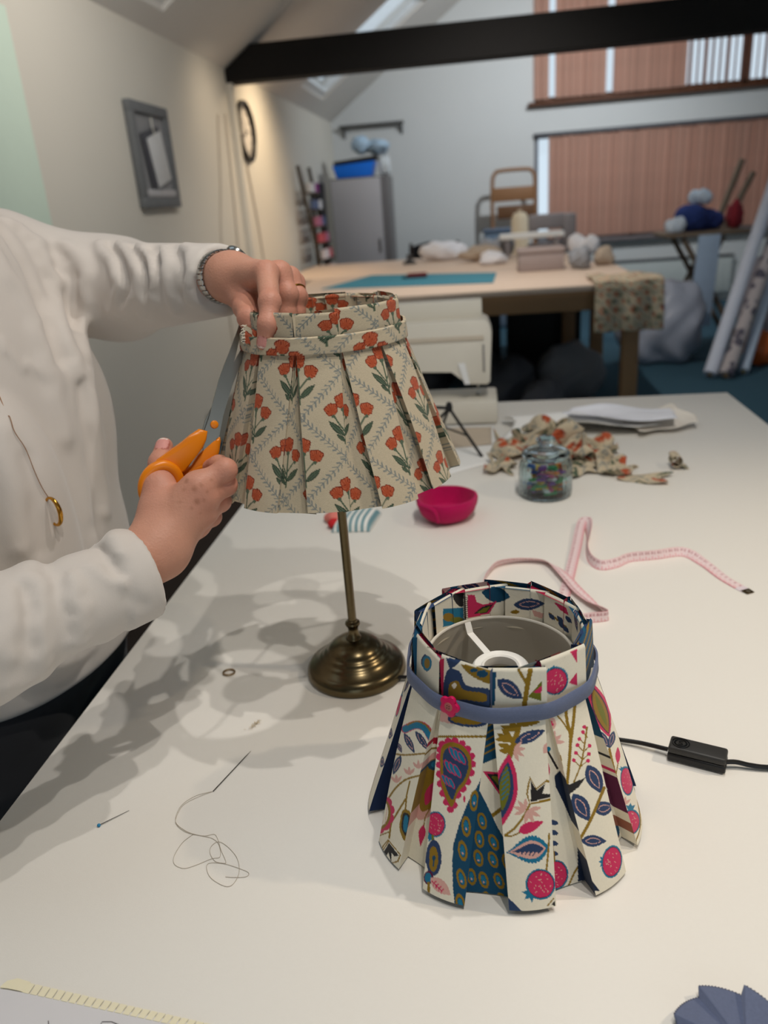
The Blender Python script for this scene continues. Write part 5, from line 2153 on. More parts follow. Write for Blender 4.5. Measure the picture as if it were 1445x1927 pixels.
# black folding tripod
tr = thing('mini_tripod', 'black wire-legged folding tripod in front of the sewing machine', 'tripod', tuple(atz(845, 830)))
M_TRI = mat('black_metal', (22, 22, 24), .45)
hub = at(845, 768, 1.74)
MB().lathe([(0, -.010), (.007, -.008), (.008, 0), (.007, .010), (.004, .014), (0, .015)], Vector(hub), 16).build('hub', M_TRI, tr)
feet = [atz(906, 858, TZ + .003), atz(824, 822, TZ + .003), atz(770, 850, TZ + .003)]
for f_ in feet:
    lg = MB().tube([hub, (np.asarray(hub) + f_) / 2, f_], .0035, 8).build('leg', M_TRI, tr)
    MB().ball(f_, .0042, 2).build('rubber_foot', M_TRI, lg)
    MB().tube([feet[1] * .25 + np.asarray(hub) * .75 - [0, 0, .03], np.asarray(hub) * .42 + f_ * .58], .0022, 6).build('brace', M_TRI, tr)
MB().tube([hub, np.asarray(hub) + [-.05, .01, .002]], .004, 8).build('mounting_arm', M_TRI, tr)

# gold ring, needle and thread, pin, lint
gr = atz(431, 1267)
t = tag(MB().tube([Vector(gr) + Vector((.0074 * math.cos(a), .0066 * math.sin(a), .0016)) for a in np.linspace(0, 2 * PI, 41)[:-1]], .0013, 8, True).build('ring', mat('dull_silver_gold', (176, 150, 118), .3, 1)), 'small plain metal ring lying on the table left of the lamp foot', 'ring')
n0, n1 = atz(472, 1413, TZ + .0010), atz(401, 1489, TZ + .0010)
nd = thing('needle', 'long sewing needle lying on the table with a thread through its eye', 'needle', tuple(n1))
MB().tube([n0, n0 * .8 + n1 * .2, n1], [.00015, .00048, .00055], 8).build('shaft', mat('needle_steel', (90, 86, 84), .3, 1), nd)
THP = [(401, 1489), (370, 1497), (345, 1512), (333, 1530), (331, 1548), (347, 1562), (363, 1569), (385, 1573), (403, 1570), (410, 1580), (416, 1600), (425, 1622), (418, 1624), (404, 1620), (395, 1605), (398, 1592), (412, 1584), (430, 1595), (446, 1615), (450, 1640), (440, 1662), (425, 1668), (400, 1655), (390, 1640), (392, 1625), (420, 1625), (455, 1636), (468, 1643), (462, 1650), (440, 1651), (424, 1650)]
THQ = [(401, 1489), (372, 1500), (346, 1514), (334, 1532), (331, 1550), (350, 1566), (380, 1573), (400, 1578), (412, 1590), (414, 1612), (398, 1616), (366, 1629), (345, 1634), (328, 1626), (328, 1610), (344, 1585), (365, 1569)]
M_THREAD = mat('grey_beige_thread', (176, 164, 146), .9)
for q in (THP, THQ):
    MB().tube([Vector(p) for p in smooth_path([atz(x, y, TZ + .0006) for x, y in q], 6)], .0002, 5).build('thread', M_THREAD, nd)
p0, p1 = atz(186, 1553, TZ + .0016), atz(243, 1525, TZ + .0008)
pn = thing('dress_pin', 'dressmaking pin with a blue ball head lying near the table edge', 'pin', tuple(p0))
MB().tube([p0, p1], [.00045, .0002], 8).build('pin_shaft', MATS['needle_steel'], pn)
MB().ball(p0, .0018, 2).build('pin_head', mat('blue_bead', (40, 130, 176), .3), pn)
lc_ = atz(480, 1365)
mb = MB()
r2 = np.random.default_rng(9)
for k in range(34):
    a, b = r2.normal(0, 1, 2)
    p = lc_ + np.array([a * .0016 + .0012 * b, b * .0036, .0006 + abs(r2.normal(0, .0008))])
    d = r2.normal(0, .0022, 3)
    d[2] = abs(d[2]) * .4
    mb.tube([p, p + d * .6, p + d], .00025, 4)
tag(mb.build('lint_tuft', mat('beige_lint', (190, 172, 140), .95)), 'tiny tuft of beige lint left of the lamp foot', 'lint', kind='stuff')

# pattern sheet with a strip of cream tape along its edge (bottom left)
pq = [atz(-60, 1862), atz(0, 1862), atz(60, 1872), atz(375, 1930), atz(420, 2040), atz(-60, 2040)]
t = thing('pattern_sheet', 'white drawing sheet edged with cream ruled tape in the bottom left corner', 'paper', tuple(atz(100, 1900)))
mb = MB()
mb.prism([(p[0], p[1], TZ + .0004) for p in pq], (0, 0, .0005))
mb.build('sheet', mat('cool_paper', (214, 212, 214), .7, var=.02), t, smooth=False)
M_TAPE = mat('cream_tape', (236, 228, 198), .75, var=.03)
M_INK = mat('pencil_line', (74, 70, 72), .8)
mb = MB()
top = [(2, 1858), (14, 1848), (34, 1843), (58, 1850)]
bot = [(2, 1861), (14, 1862), (34, 1866), (44, 1869)]
mb.prism([(*atz(x, y)[:2], TZ + .0010) for x, y in top] + [(*atz(x, y)[:2], TZ + .0010) for x, y in bot[::-1]], (0, 0, .0004))
mb.build('tape_end', M_TAPE, t, smooth=False)
nt_ = 24
ta, tb_ = np.array([53, 1851.0]), np.array([400, 1930.0])
ba, bb = np.array([41, 1869.0]), np.array([388, 1944.0])
for k in range(nt_):
    f0, f1 = k / nt_ + .004, (k + 1) / nt_ - .003
    q = [ta + (tb_ - ta) * f0, ta + (tb_ - ta) * f1, ba + (bb - ba) * f1, ba + (bb - ba) * f0]
    mb = MB()
    mb.prism([(*atz(x, y)[:2], TZ + .0009) for x, y in q], (0, 0, .0004))
    mb.build('tape_segment', M_TAPE, t, smooth=False)
for pl in ([(91, 1921), (92, 1940)], [(190, 1927), (192, 1923), (210, 1923), (222, 1928), (240, 1940)]):
    MB().tube([Vector(atz(x, y, TZ + .0009)) for x, y in pl], .00035, 5).build('pencil_mark', M_INK, t)

# chambray rosette, bottom right
rc0 = atz(1402, 1990)
rc0 = np.array([rc0[0], rc0[1], TZ])
R0 = .0470
na, nr = 240, 26
a = np.linspace(0, 2 * PI, na, endpoint=False)
npl = 9
ph = ((a - .42 * PI) / (2 * PI) * npl) % 1
stepr = .94 + .06 * ph
rr = np.linspace(.06, 1, nr)[:, None]
Rg = R0 * rr * (1 + (stepr - 1)[None] * rr)
Zg = .002 + .0105 * (ph[None] ** 1.2) * rr * (1 - .25 * rr) + .006 * (1 - rr) * (ph[None] * 0 + 1)
Pg = np.stack([rc0[0] + Rg * np.cos(a), rc0[1] + Rg * np.sin(a), TZ + Zg], -1)
ros = thing('fabric_rosette', 'pleated round blue chambray rosette at the bottom right corner', 'rosette', tuple(rc0))
solid(npmesh('pleated_disc', Pg.reshape(-1, 3), grid_quads(nr, na, closed=True), MATS['blue_chambray'], ros), .001)
M_NAVYT = mat('navy_thread', (34, 34, 70), .8)
mb = MB()
for k in range(0, na, 2):
    if ph[k] > .97 or ph[k] < .02:
        continue
    e0 = Pg[-1, k] + np.array([0, 0, .0006])
    e1 = Pg[-1, (k + 1) % na] + np.array([0, 0, .0006])
    mb.tube([e0, e0 * .45 + e1 * .55], .00042, 5)
mb.build('edge_stitching', M_NAVYT, ros)['kind'] = 'stuff'

# ================================================================== sewing machine on the far end of the table
M_CREAMP = mat('cream_machine_enamel', (216, 210, 196), .4, var=.02)
M_DARKP = mat('machine_dark_parts', (40, 38, 38), .5)
SY = 2.045
sm = thing('sewing_machine', 'cream sewing machine at the far end of the white table behind the lampshade', 'sewing machine', (-.17, SY, TZ))
mb = MB()
mb.box((-.172, SY, TZ + .032), (.418, .16, .060), bevel=.006)
mb.build('bed', M_CREAMP, sm)
mb = MB()
mb.box((-.330, SY + .01, TZ + .16), (.10, .13, .21), bevel=.012, seg=3)
mb.build('pillar', M_CREAMP, sm)
mb = MB()
mb.prism([(-.37, SY - .062, TZ + .145), (-.075, SY - .062, TZ + .145), (-.045, SY - .062, TZ + .110), (-.038, SY - .062, TZ + .102), (.012, SY - .062, TZ + .100), (.020, SY - .062, TZ + .108), (.026, SY - .062, TZ + .235), (.018, SY - .062, TZ + .258), (.006, SY - .062, TZ + .266), (-.37, SY - .062, TZ + .262)], (0, .124, 0), .008)
mb.build('arm', M_CREAMP, sm)
mb = MB()
mb.box((-.18, SY + .025, TZ + .285), (.365, .05, .046), bevel=.004)
mb.build('top_cover', M_CREAMP, sm)
mb = MB()
mb.box((-.16, SY - .0635, TZ + .222), (.33, .003, .012), bevel=.001)
mb.build('trim_strip', mat('beige_trim', (196, 184, 166), .5), sm)
MB().lathe([(0, 0), (.045, 0), (.048, .004), (.048, .018), (.042, .022), (0, .022)], (-.395, SY, TZ + .20), 28, axis=(-1, 0, 0)).build('hand_wheel', M_CREAMP, sm)
mb = MB()
mb.tube([(-.012, SY, TZ + .10), (-.012, SY, TZ + .074)], .003, 8)
nb_ = mb.build('needle_bar', MATS['brushed_steel'], sm)
mb = MB()
mb.box((-.012, SY - .004, TZ + .066), (.014, .03, .004), bevel=.001)
mb.build('presser_foot', MATS['brushed_steel'], nb_)
mb = MB()
mb.prism([(-.062, SY - .064, TZ + .16), (-.044, SY - .064, TZ + .16), (-.032, SY - .064, TZ + .105), (-.046, SY - .064, TZ + .105)], (0, -.003, 0))
mb.build('thread_guide', M_WHITE, sm, smooth=False)
mb = MB()
mb.box((.004, SY - .063, TZ + .17), (.006, .004, .07), bevel=.001)
mb.build('thread_slot', mat('slot_grey', (150, 146, 140), .5), sm)

# ================================================================== things on the left wall
t = thing('pinboard', 'grey framed pinboard with a hanging white tag on the left wall', 'pinboard', (LX, 4.27, 1.66))
M_GREYF = mat('grey_painted_frame', (118, 120, 122), .7, var=.12, scale=20)
y0, y1, z0, z1 = 4.03, 4.53, 1.42, 1.915
for c, s in (((LX + .02, (y0 + y1) / 2, z0 + .025), (.036, y1 - y0, .05)), ((LX + .02, (y0 + y1) / 2, z1 - .025), (.036, y1 - y0, .05)), ((LX + .02, y0 + .025, (z0 + z1) / 2), (.036, .05, z1 - z0 - .1)), ((LX + .02, y1 - .025, (z0 + z1) / 2), (.036, .05, z1 - z0 - .1))):
    MB().box(c, s, bevel=.003).build('frame_rail', M_GREYF, t)
MB().box((LX + .010, (y0 + y1) / 2, (z0 + z1) / 2), (.016, y1 - y0 - .09, z1 - z0 - .09)).build('backing', mat('grey_felt', (150, 150, 152), .9, var=.1), t)
MB().box((LX + .026, (y0 + y1) / 2, z0 + .07), (.02, y1 - y0 - .1, .035), bevel=.003).build('ledge', mat('pale_ledge', (188, 186, 188), .7), t)
tg_ = Matrix.Rotation(math.radians(14), 3, 'X')
MB().box((LX + .040, 4.30, 1.655), (.006, .20, .24), tg_, .002).build('hanging_tag', mat('tag_card', (216, 216, 216), .8), t)
MB().box((LX + .030, 4.27, 1.66), (.008, .24, .27), Matrix.Rotation(math.radians(11), 3, 'X'), .002).build('dark_card', mat('dark_card', (84, 84, 90), .8), t)
MB().tube([(LX + .044, 4.28, 1.77), (LX + .044, 4.26, 1.80), (LX + .04, 4.27, 1.85)], .004, 6).build('tag_string', mat('string', (220, 216, 206), .9), t)

t = thing('wall_clock', 'round wall clock with a black rim beyond the beam post', 'clock', (LX, 6.17, 1.92))
MB().lathe([(0, .004), (.175, .004), (.178, .012)], (LX, 6.17, 1.92), 48, axis=(1, 0, 0)).build('dial', mat('clock_dial', (222, 214, 204), .6, var=.01), t)
MB().lathe([(.172, .002), (.208, .002), (.212, .012), (.206, .032), (.190, .038), (.176, .026), (.172, .012), (.172, .002)], (LX, 6.17, 1.92), 48, axis=(1, 0, 0)).build('rim', mat('black_clock_rim', (34, 30, 28), .4), t)
for k in range(12):
    a = PI / 6 * k
    MB().box((LX + .013, 6.17 - .145 * math.sin(a), 1.92 + .145 * math.cos(a)), (.002, .008, .034), Matrix.Rotation(a, 3, 'X'), 0).build('hour_mark', M_BLACK, t)
for ln, a in ((.085, 2.1), (.13, .7)):
    MB().box((LX + .017, 6.17 - ln / 2 * math.sin(a), 1.92 + ln / 2 * math.cos(a)), (.002, .010, ln), Matrix.Rotation(a, 3, 'X'), .0005).build('hand', M_BLACK, t)
MB().ball((LX + .018, 6.17, 1.92), .009, 2).build('hand_cap', M_BLACK, t)

# cables hanging down the wall by the post
for k, pts in enumerate(([(5.55, 1.98), (5.42, 1.6), (5.25, 1.2), (5.20, .8), (5.2, .3)], [(5.72, 2.0), (5.66, 1.5), (5.60, 1.0), (5.6, .3)], [(6.10, 1.70), (6.18, 1.4), (6.25, 1.0), (6.25, .4)])):
    o = MB().tube(smooth_path([np.array([LX + .008, y, z]) for y, z in pts], 6), .007, 8).build('wall_cable', mat('white_cable', (206, 196, 182), .6))
    tag(o, ['pale cable slanting down the wall left of the beam post', 'pale cable running straight down beside the beam post', 'pale cable dropping from below the wall clock'][k], 'cable', 'cables on the left wall')

# ================================================================== background tables
M_PLY = mat('pale_ply', (222, 198, 178), .5, var=.05, scale=6, stretch=(1, 6, 1))
M_PINE = mat('pine_wood', (146, 112, 78), .6, var=.12, scale=10, stretch=(1, 8, 8))
BZ = .86


def bench(x0, x1, y0, y1, label):
    t_ = thing('cutting_table', label, 'table', ((x0 + x1) / 2, (y0 + y1) / 2, 0))
    MB().box(((x0 + x1) / 2, (y0 + y1) / 2, BZ - .015), (x1 - x0, y1 - y0, .03), bevel=.003).build('table_top', M_PLY, t_)
    for c, s in ((((x0 + x1) / 2, y0 + .05, BZ - .085), (x1 - x0 - .04, .03, .11)), (((x0 + x1) / 2, y1 - .05, BZ - .085), (x1 - x0 - .04, .03, .11)), ((x0 + .04, (y0 + y1) / 2, BZ - .085), (.03, y1 - y0 - .13, .11)), ((x1 - .04, (y0 + y1) / 2, BZ - .085), (.03, y1 - y0 - .13, .11))):
        MB().box(c, s, bevel=.002).build('apron_board', M_PINE, t_)
    for x in (x0 + .08, x1 - .08):
        for y in (y0 + .09, y1 - .09):
            MB().box((x, y, (BZ - .03) / 2), (.09, .09, BZ - .03), bevel=.004).build('leg', M_PINE, t_)
    return t_


bench(-1.25, .92, 4.50, 6.00, 'wooden cutting table with the teal mat, nearest of the back tables')
bench(-1.55, .74, 6.03, 7.55, 'wooden cutting table behind the teal mat, farther of the back tables')
mq = [atz(604, 545, BZ), atz(928, 533, BZ), atz(934, 514, BZ), atz(700, 519, BZ)]
mb = MB()
mb.prism([(p[0], p[1], BZ + .001) for p in mq], (0, 0, .004), .0005)
tag(mb.build('cutting_mat', mat('teal_mat', (58, 132, 152), .6, var=.05), smooth=False), 'teal cutting mat lying on the nearest back table', 'cutting mat')
p = atz(785, 524, BZ)
t = thing('craft_stapler', 'dark red hand tool lying on the teal cutting mat', 'tool', (p[0], p[1], BZ))
MB().box((p[0], p[1], BZ + .022), (.14, .05, .032), bevel=.01).build('tool_body', mat('dark_red', (104, 40, 44), .5), t)
MB().box((p[0] - .06, p[1], BZ + .012), (.09, .04, .012), bevel=.004).build('tool_base', M_BLACK, t)
p = atz(771, 497, BZ)
t = thing('tape_dispenser', 'small dark weight standing at the back of the cutting table', 'weight', (p[0], p[1], BZ))
MB().lathe([(0, .001), (.06, .001), (.06, .015), (.03, .03), (.02, .05), (.028, .07), (.02, .08), (0, .082)], p, 20).build('weight_body', mat('dark_iron', (60, 58, 58), .5), t)


def lump(name, c, r, seed, m, label, cat, group=None, step=None, flat=.55, nb=7):
    """soft bundle: rounded lobes pressed together, resting on z = c[2]"""
    r2_ = np.random.default_rng(seed)
    r = np.asarray(r, float)
    L = []
    for k in range(nb):
        L.append((np.asarray(c) + np.array([r2_.uniform(-.55, .55) * r[0], r2_.uniform(-.55, .55) * r[1], r[2] * r2_.uniform(.30, .75)]), r * r2_.uniform(.38, .62, 3)))

    def fn_(P):
        d = None
        for cc, rr_ in L:
            e = sd_ell(P, cc, rr_)
            d = e if d is None else smin(d, e, .18 * float(r.max()))
        d = d + .035 * float(r.max()) * np.sin(9 / r[0] * (P[0] - c[0]) + 3 * np.sin(5 / r[2] * (P[2] - c[2]))) * np.sin(7 / r[2] * (P[2] - c[2]) + seed)
        return smax(d, c[2] + .002 - P[2], .02)
    st_ = step or float(r.max()) / 16
    Vl, Fl = nets(fn_, np.asarray(c) - [r[0] * 1.5, r[1] * 1.5, .05], np.asarray(c) + [r[0] * 1.5, r[1] * 1.5, r[2] * 1.8], st_)
    return tag(npmesh(name, Vl, Fl, m), label, cat, group)


M_WCL = mat('white_heap_cloth', (226, 224, 228), .9)
M_BCL = mat('beige_heap_cloth', (178, 160, 142), .9, var=.2, scale=12)
M_GCL = mat('grey_heap_cloth', (150, 152, 158), .9, var=.25, scale=14)
CH = 'cloth heaps on the back tables'
for k, (px, py, r, m_, lb) in enumerate((((835), 489, (.22, .2, .13), M_WCL, 'white cloth heap on the back table in front of the black chair'), (905, 492, (.20, .16, .09), M_BCL, 'beige cloth heap beside the white heap on the back table'), (925, 497, (.14, .12, .08), M_WCL, 'small white cloth left of the taupe box'),
                                        (936, 484, (.15, .12, .14), M_GCL, 'grey patterned cloth heap behind the taupe box'), (1098, 505, (.09, .11, .12), M_GCL, 'grey cloth bundle right of the taupe box'), (1140, 498, (.09, .10, .10), M_BCL, 'beige cloth bundle near the right end of the table'),
                                        (1100, 480, (.12, .10, .13), M_WCL, 'white tissue bundle at the right end of the back table'))):
    p = atz(px, py, BZ)
    lump('cloth_heap', (p[0], p[1], BZ + .001), r, k + 3, m_, lb, 'cloth', CH)
p = atz(1018, 510, BZ)
t = thing('storage_box', 'taupe lidded storage box on the back table', 'box', (p[0], p[1], BZ))
M_TAUPE = mat('taupe_card', (168, 152, 148), .8)
MB().box((p[0], p[1] + .1, BZ + .062), (.30, .22, .12), bevel=.006).build('box_body', M_TAUPE, t)
MB().box((p[0], p[1] + .1, BZ + .132), (.315, .235, .03), bevel=.006).build('lid', M_TAUPE, t)
p = atz(1036, 476, BZ)
t = thing('sewing_machine', 'grey covered sewing machine behind the taupe box on the back table', 'sewing machine', (p[0], p[1], BZ))
M_GM = mat('grey_machine', (140, 134, 136), .5)
MB().box((p[0], p[1], BZ + .04), (.40, .18, .075), bevel=.01).build('bed', M_GM, t)
MB().box((p[0] + .15, p[1], BZ + .19), (.11, .16, .25), bevel=.02).build('pillar', M_GM, t)
MB().box((p[0] - .03, p[1], BZ + .26), (.32, .13, .12), bevel=.02).build('arm', M_GM, t)
MB().box((p[0] - .15, p[1], BZ + .17), (.08, .11, .09), bevel=.01).build('head', M_GM, t)
p = at(978, 445, 7.32)
p[2] = BZ
t = thing('thread_cone', 'tall cream thread cone standing by the grey sewing machine', 'thread', (p[0], p[1], BZ))
MB().lathe([(0, .001), (.085, .001), (.08, .02), (.072, .30), (.05, .34), (0, .345)], p, 24).build('cone', mat('cream_thread', (226, 212, 186), .8), t)
MB().lathe([(0, .345), (.02, .345), (.02, .37), (0, .37)], p, 12).build('core', M_BEIGE, t)
p = at(1095, 445, 6.9)
p[2] = BZ
p[0] = .43
t = thing('lamp_board', 'long white tray on legs at the far right of the back table', 'tray', (p[0], p[1], BZ))
MB().box((p[0], p[1], BZ + .17), (.52, .20, .04), bevel=.006).build('tray', M_WHITE, t)
for s_ in (-.2, .2):
    MB().box((p[0] + s_, p[1], BZ + .076), (.03, .16, .15), bevel=.003).build('support', M_GM, t)
# flowered cloth hanging over the front corner of the nearest back table
n2 = 30
xx = np.linspace(.62, .985, n2)
prf = np.array(smooth_path([np.array(q) for q in [(.42, BZ + .008), (.15, BZ + .014), (0.0, BZ + .012), (-.03, BZ - .002), (-.036, BZ - .06), (-.04, BZ - .16), (-.038, BZ - .25)]], 8))
P = np.zeros((len(prf), n2, 3))
for i, (dy, z) in enumerate(prf):
    hang = max(0, BZ - z)
    P[i, :, 0] = xx
    P[i, :, 1] = 4.49 + dy - .015 * (1 + np.sin(xx * 40)) * min(1, hang * 6)
    P[i, :, 2] = z + .006 * (1 + np.sin(xx * 30 + i * .3)) * (hang == 0)
ug, vg = np.meshgrid(np.linspace(0, 600, len(prf)), np.linspace(0, 360, n2), indexing='ij')
tag(solid(npmesh('draped_cloth', P.reshape(-1, 3), grid_quads(len(prf), n2), M_LINEN, colors=lin(trellis(ug + 30, vg)).reshape(-1, 3)), .003), 'flowered cloth falling over the front corner of the back table', 'cloth')

# under the back tables
UB = 'bags stored under the back tables'
for k, (x, y, r, m_, lb) in enumerate(((.15, 5.2, (.26, .24, .36), mat('charcoal_bag', (62, 62, 68), .6), 'charcoal bag under the back table at the left'), (.55, 5.3, (.24, .24, .34), mat('grey_bag', (110, 110, 114), .6), 'grey bag under the back table next to its leg'),
                                       (.36, 4.85, (.20, .16, .24), mat('mid_grey_bag', (84, 84, 90), .55), 'low grey sack under the front of the back table'), (-.5, 5.2, (.3, .3, .4), mat('dark_bag', (36, 35, 38), .6), 'dark bag under the back table behind the sewing machine'))):
    lump('storage_bag', (x, y, 0.0), r, k + 20, m_, lb, 'bag', UB)
for k, (x, lb) in enumerate(((-.75, 'black box added as shadow under the farther back table at the left'), (-.13, 'black box added as shadow under the middle of the farther back table'), (.49, 'black box added as shadow under the right of the farther back table'))):  # black boxes added to stand in for the deep shadow under the table
    t = thing('shadow_filler_box', lb, 'shadow_filler', (x, 6.5, 0), group='black boxes added as shadow under the back table')
    MB().box((x, 6.5, .30), (.56, .5, .596), bevel=.01).build('filler_body', mat('black_shadow_filler', (20, 19, 20), .6), t)
    MB().box((x, 6.5, .615), (.58, .52, .03), bevel=.01).build('lid', MATS['black_shadow_filler'], t)

# ================================================================== along the far wall
# grey filing cabinet
t = thing('filing_cabinet', 'tall pale grey cabinet in the far left corner', 'cabinet', (-1.25, 8.75, 0))
M_CAB = mat('pale_grey_steel', (186, 182, 184), .5, var=.02)
MB().box((-1.25, 9.02, .82), (.62, .50, 1.64), bevel=.006).build('cabinet_body', mat('dark_grey_steel', (112, 108, 108), .5), t)
MB().box((-1.285, 8.757, .82), (.53, .02, 1.61), bevel=.004).build('door', M_CAB, t)
MB().box((-1.06, 8.743, .95), (.015, .012, .14), bevel=.003).build('handle', MATS['dark_grey_metal'], t)
t = thing('storage_bin', 'bright blue plastic bin on top of the grey cabinet', 'bin', (-1.30, 8.95, 1.64))
mb = MB()
mb.prism([(-1.49, 8.82, 1.642), (-1.12, 8.82, 1.642), (-1.08, 8.82, 1.79), (-1.53, 8.82, 1.77)], (0, .30, 0), .008)
mb.build('bin_body', mat('bright_blue_plastic', (14, 118, 232), .4), t)
MB().box((-1.28, 8.97, 1.805), (.46, .32, .035), Matrix.Rotation(math.radians(-4), 3, 'Y'), .006).build('lid', M_DARKP, t)
lump('plastic_bag', (-1.12, 9.02, 1.845), (.22, .16, .15), 31, mat('pale_blue_plastic', (176, 200, 220), .3), 'pale blue plastic bag on top of the blue bin', 'bag')
lump('plastic_bag', (-.975, 8.90, 1.642), (.055, .09, .17), 32, mat('clear_white_plastic', (206, 210, 212), .3), 'crumpled white bag at the right end of the cabinet top', 'bag')

# thread rack leaning at the left wall
t = thing('thread_rack', 'leaning thread rack with coloured spools in front of the grey cabinet', 'rack', (-1.55, 7.9, 0))
M_RACK = mat('dark_rack_wood', (70, 58, 46), .7)
for y in (7.62, 8.12):
    MB().tube([(-1.40, y, .0), (-1.64, y, 1.74)], .018, 8).build('upright', M_RACK, t)
SPC = [(150, 70, 140), (206, 190, 214), (176, 60, 70), (220, 210, 214), (196, 90, 100), (190, 120, 150), (96, 112, 150), (222, 222, 226)]
for k in range(8):
    z = .45 + .15 * k
    x = -1.40 - .24 * z / 1.74
    sh = MB()
    sh.box((x + .03, 7.87, z), (.07, .5, .018), bevel=.003)
    so = sh.build('shelf', M_RACK, t)
    for j in range(5):
        MB().lathe([(0, .010), (.030, .010), (.030, .016), (.026, .018), (.026, .082), (.030, .084), (.030, .090), (0, .090)], (x + .035, 7.69 + .09 * j, z), 12).build('spool', mat('spool_%d' % ((k + (j > 2)) % 8), SPC[(k + (j > 2)) % 8], .7), so)
mb = MB()
mb.box((-1.60, 8.42, .80), (.035, .26, 1.60), bevel=.004)
tag(mb.build('folded_board', mat('black_board', (30, 29, 32), .6)), 'narrow black folded board between the thread rack and the cabinet', 'board')

# black chair
t = thing('chair', 'black chair with a curved back behind the back tables', 'chair', (-.45, 8.2, 0))
M_CH = mat('black_chair', (22, 22, 28), .6)
arc = [(-.72 + .52 * k / 10, 8.36 + .05 * math.sin(PI * k / 10), .92 + .045 * math.sin(PI * k / 10)) for k in range(11)]
for k in range(1):
    mb = MB()
    mb.prism([(x, y, z - .15) for x, y, z in arc] + [(x, y, z) for x, y, z in arc[::-1]], (0, .035, 0), .006)
    mb.build('backrest', M_CH, t)
MB().box((-.46, 8.14, .46), (.46, .44, .06), bevel=.02).build('seat', M_CH, t)
for x in (-.70, -.22):
    for y in (7.95, 8.37):
        MB().tube([(x, y, 0), (x, y, .96 if y > 8.2 else .44)], .016, 8).build('leg', mat('dark_brown_leg', (52, 36, 28), .6), t)

# bentwood rack / chair at the window
t = thing('wooden_chair', 'tall bentwood chair back beside the lower window', 'chair', (.40, 9.55, 0))
M_BENT = mat('bentwood', (150, 108, 74), .5, var=.1)
x0, x1, yb = .16, .64, 9.62
MB().tube(smooth_path([np.array(q) for q in [(x0 + .02, yb, .0), (x0, yb, .8), (x0, yb, 1.45), (x0 + .03, yb, 1.58), (x0 + .10, yb, 1.61), (x1 - .10, yb, 1.61), (x1 - .03, yb, 1.58), (x1, yb, 1.45), (x1, yb, .8), (x1 - .02, yb, 0)]], 6), .022, 10).build('back_frame', M_BENT, t)
MB().box(((x0 + x1) / 2, yb, 1.36), (x1 - x0 - .03, .03, .15), bevel=.006).build('back_rail', M_BENT, t)
MB().box(((x0 + x1) / 2 + .02, yb - .02, 1.17), (x1 - x0 - .06, .04, .14), bevel=.006).build('lower_rail', mat('dark_bentwood', (112, 78, 52), .5), t)
MB().box(((x0 + x1) / 2, yb - .22, .70), (x1 - x0 + .04, .42, .04), bevel=.012).build('seat', M_BENT, t)
for x in (x0 + .02, x1 - .02):
    MB().tube([(x, yb - .40, .68), (x, yb - .42, 0)], .018, 8).build('leg', M_BENT, t)
t = thing('storage_bin', 'grey-blue fabric bin on the floor by the bentwood chair', 'bin', (.20, 8.9, 0))
MB().box((.22, 8.9, .50), (.34, .34, .996), bevel=.02).build('bin_body', mat('grey_blue_fabric', (112, 130, 150), .9), t)
MB().box((.22, 8.9, 1.01), (.36, .36, .03), bevel=.01).build('bin_rim', mat('grey_blue_rim', (96, 110, 130), .9), t)

# radiator below the window
t = thing('radiator', 'white panel radiator on the far wall below the lower window', 'radiator', (2.0, FY - .06, .1))
MB().box((2.0, FY - .065, .30), (1.9, .06, .40), bevel=.008).build('panel', mat('radiator_white', (206, 210, 206), .5), t)
for k in range(30):
    MB().box((1.1 + .062 * k, FY - .098, .30), (.022, .008, .36), bevel=.002).build('rib', MATS['radiator_white'], t)
MB().box((2.0, FY - .065, .515), (1.92, .075, .03), bevel=.004).build('top_grille', mat('dark_grille', (92, 94, 96), .6), t)

# bags, cloth bundle, poles and fabric rolls at the right
lump('plastic_bag', (1.42, 6.55, 0), (.34, .30, .60), 51, mat('cloudy_plastic', (168, 172, 186), .35, var=.15, scale=7), 'big cloudy plastic bag of wadding on the floor by the table', 'bag')
lump('orange_bag', (2.13, 6.35, 0), (.16, .2, .22), 52, mat('orange_bag_plastic', (176, 84, 32), .4), 'small orange bag on the floor behind the fabric rolls', 'bag')
lump('plastic_bag', (2.32, 6.75, 0), (.22, .24, .60), 57, mat('mauve_plastic', (168, 160, 168), .4), 'mauve plastic bag standing right of the fabric rolls', 'bag')
t = thing('folding_stand', 'wooden folding stand carrying a heap of bright cloth', 'stand', (1.95, 7.1, 0))
M_ST = mat('weathered_wood', (122, 106, 90), .7, var=.1)
for a_, b_ in (((1.56, 6.95, 0), (1.98, 6.95, .92)), ((2.20, 6.95, 0), (1.66, 6.95, .92)), ((1.56, 7.35, 0), (1.98, 7.35, .92)), ((2.20, 7.35, 0), (1.66, 7.35, .92))):
    MB().tube([a_, b_], .022, 8).build('leg', M_ST, t)
MB().box((1.84, 7.15, .945), (.66, .52, .03), bevel=.006).build('top_board', M_ST, t)
for (px0, py0), (px1, py1) in (((1338, 445), (1397, 300)), ((1352, 448), (1418, 324))):
    p0, p1 = at(px0, py0, 7.52), at(px1, py1, 7.60)
    p0 = p1 + (p0 - p1) * (p1[2] - .01) / (p1[2] - p0[2])
    o = MB().tube([p0, p1], .026, 10).build('wooden_pole', M_ST)
    k = px0
    tag(o, 'weathered pole sticking out of the cloth heap, %s' % ('left and taller of the two' if px0 == 1338 else 'right and shorter of the two'), 'pole', 'poles in front of the blinds')
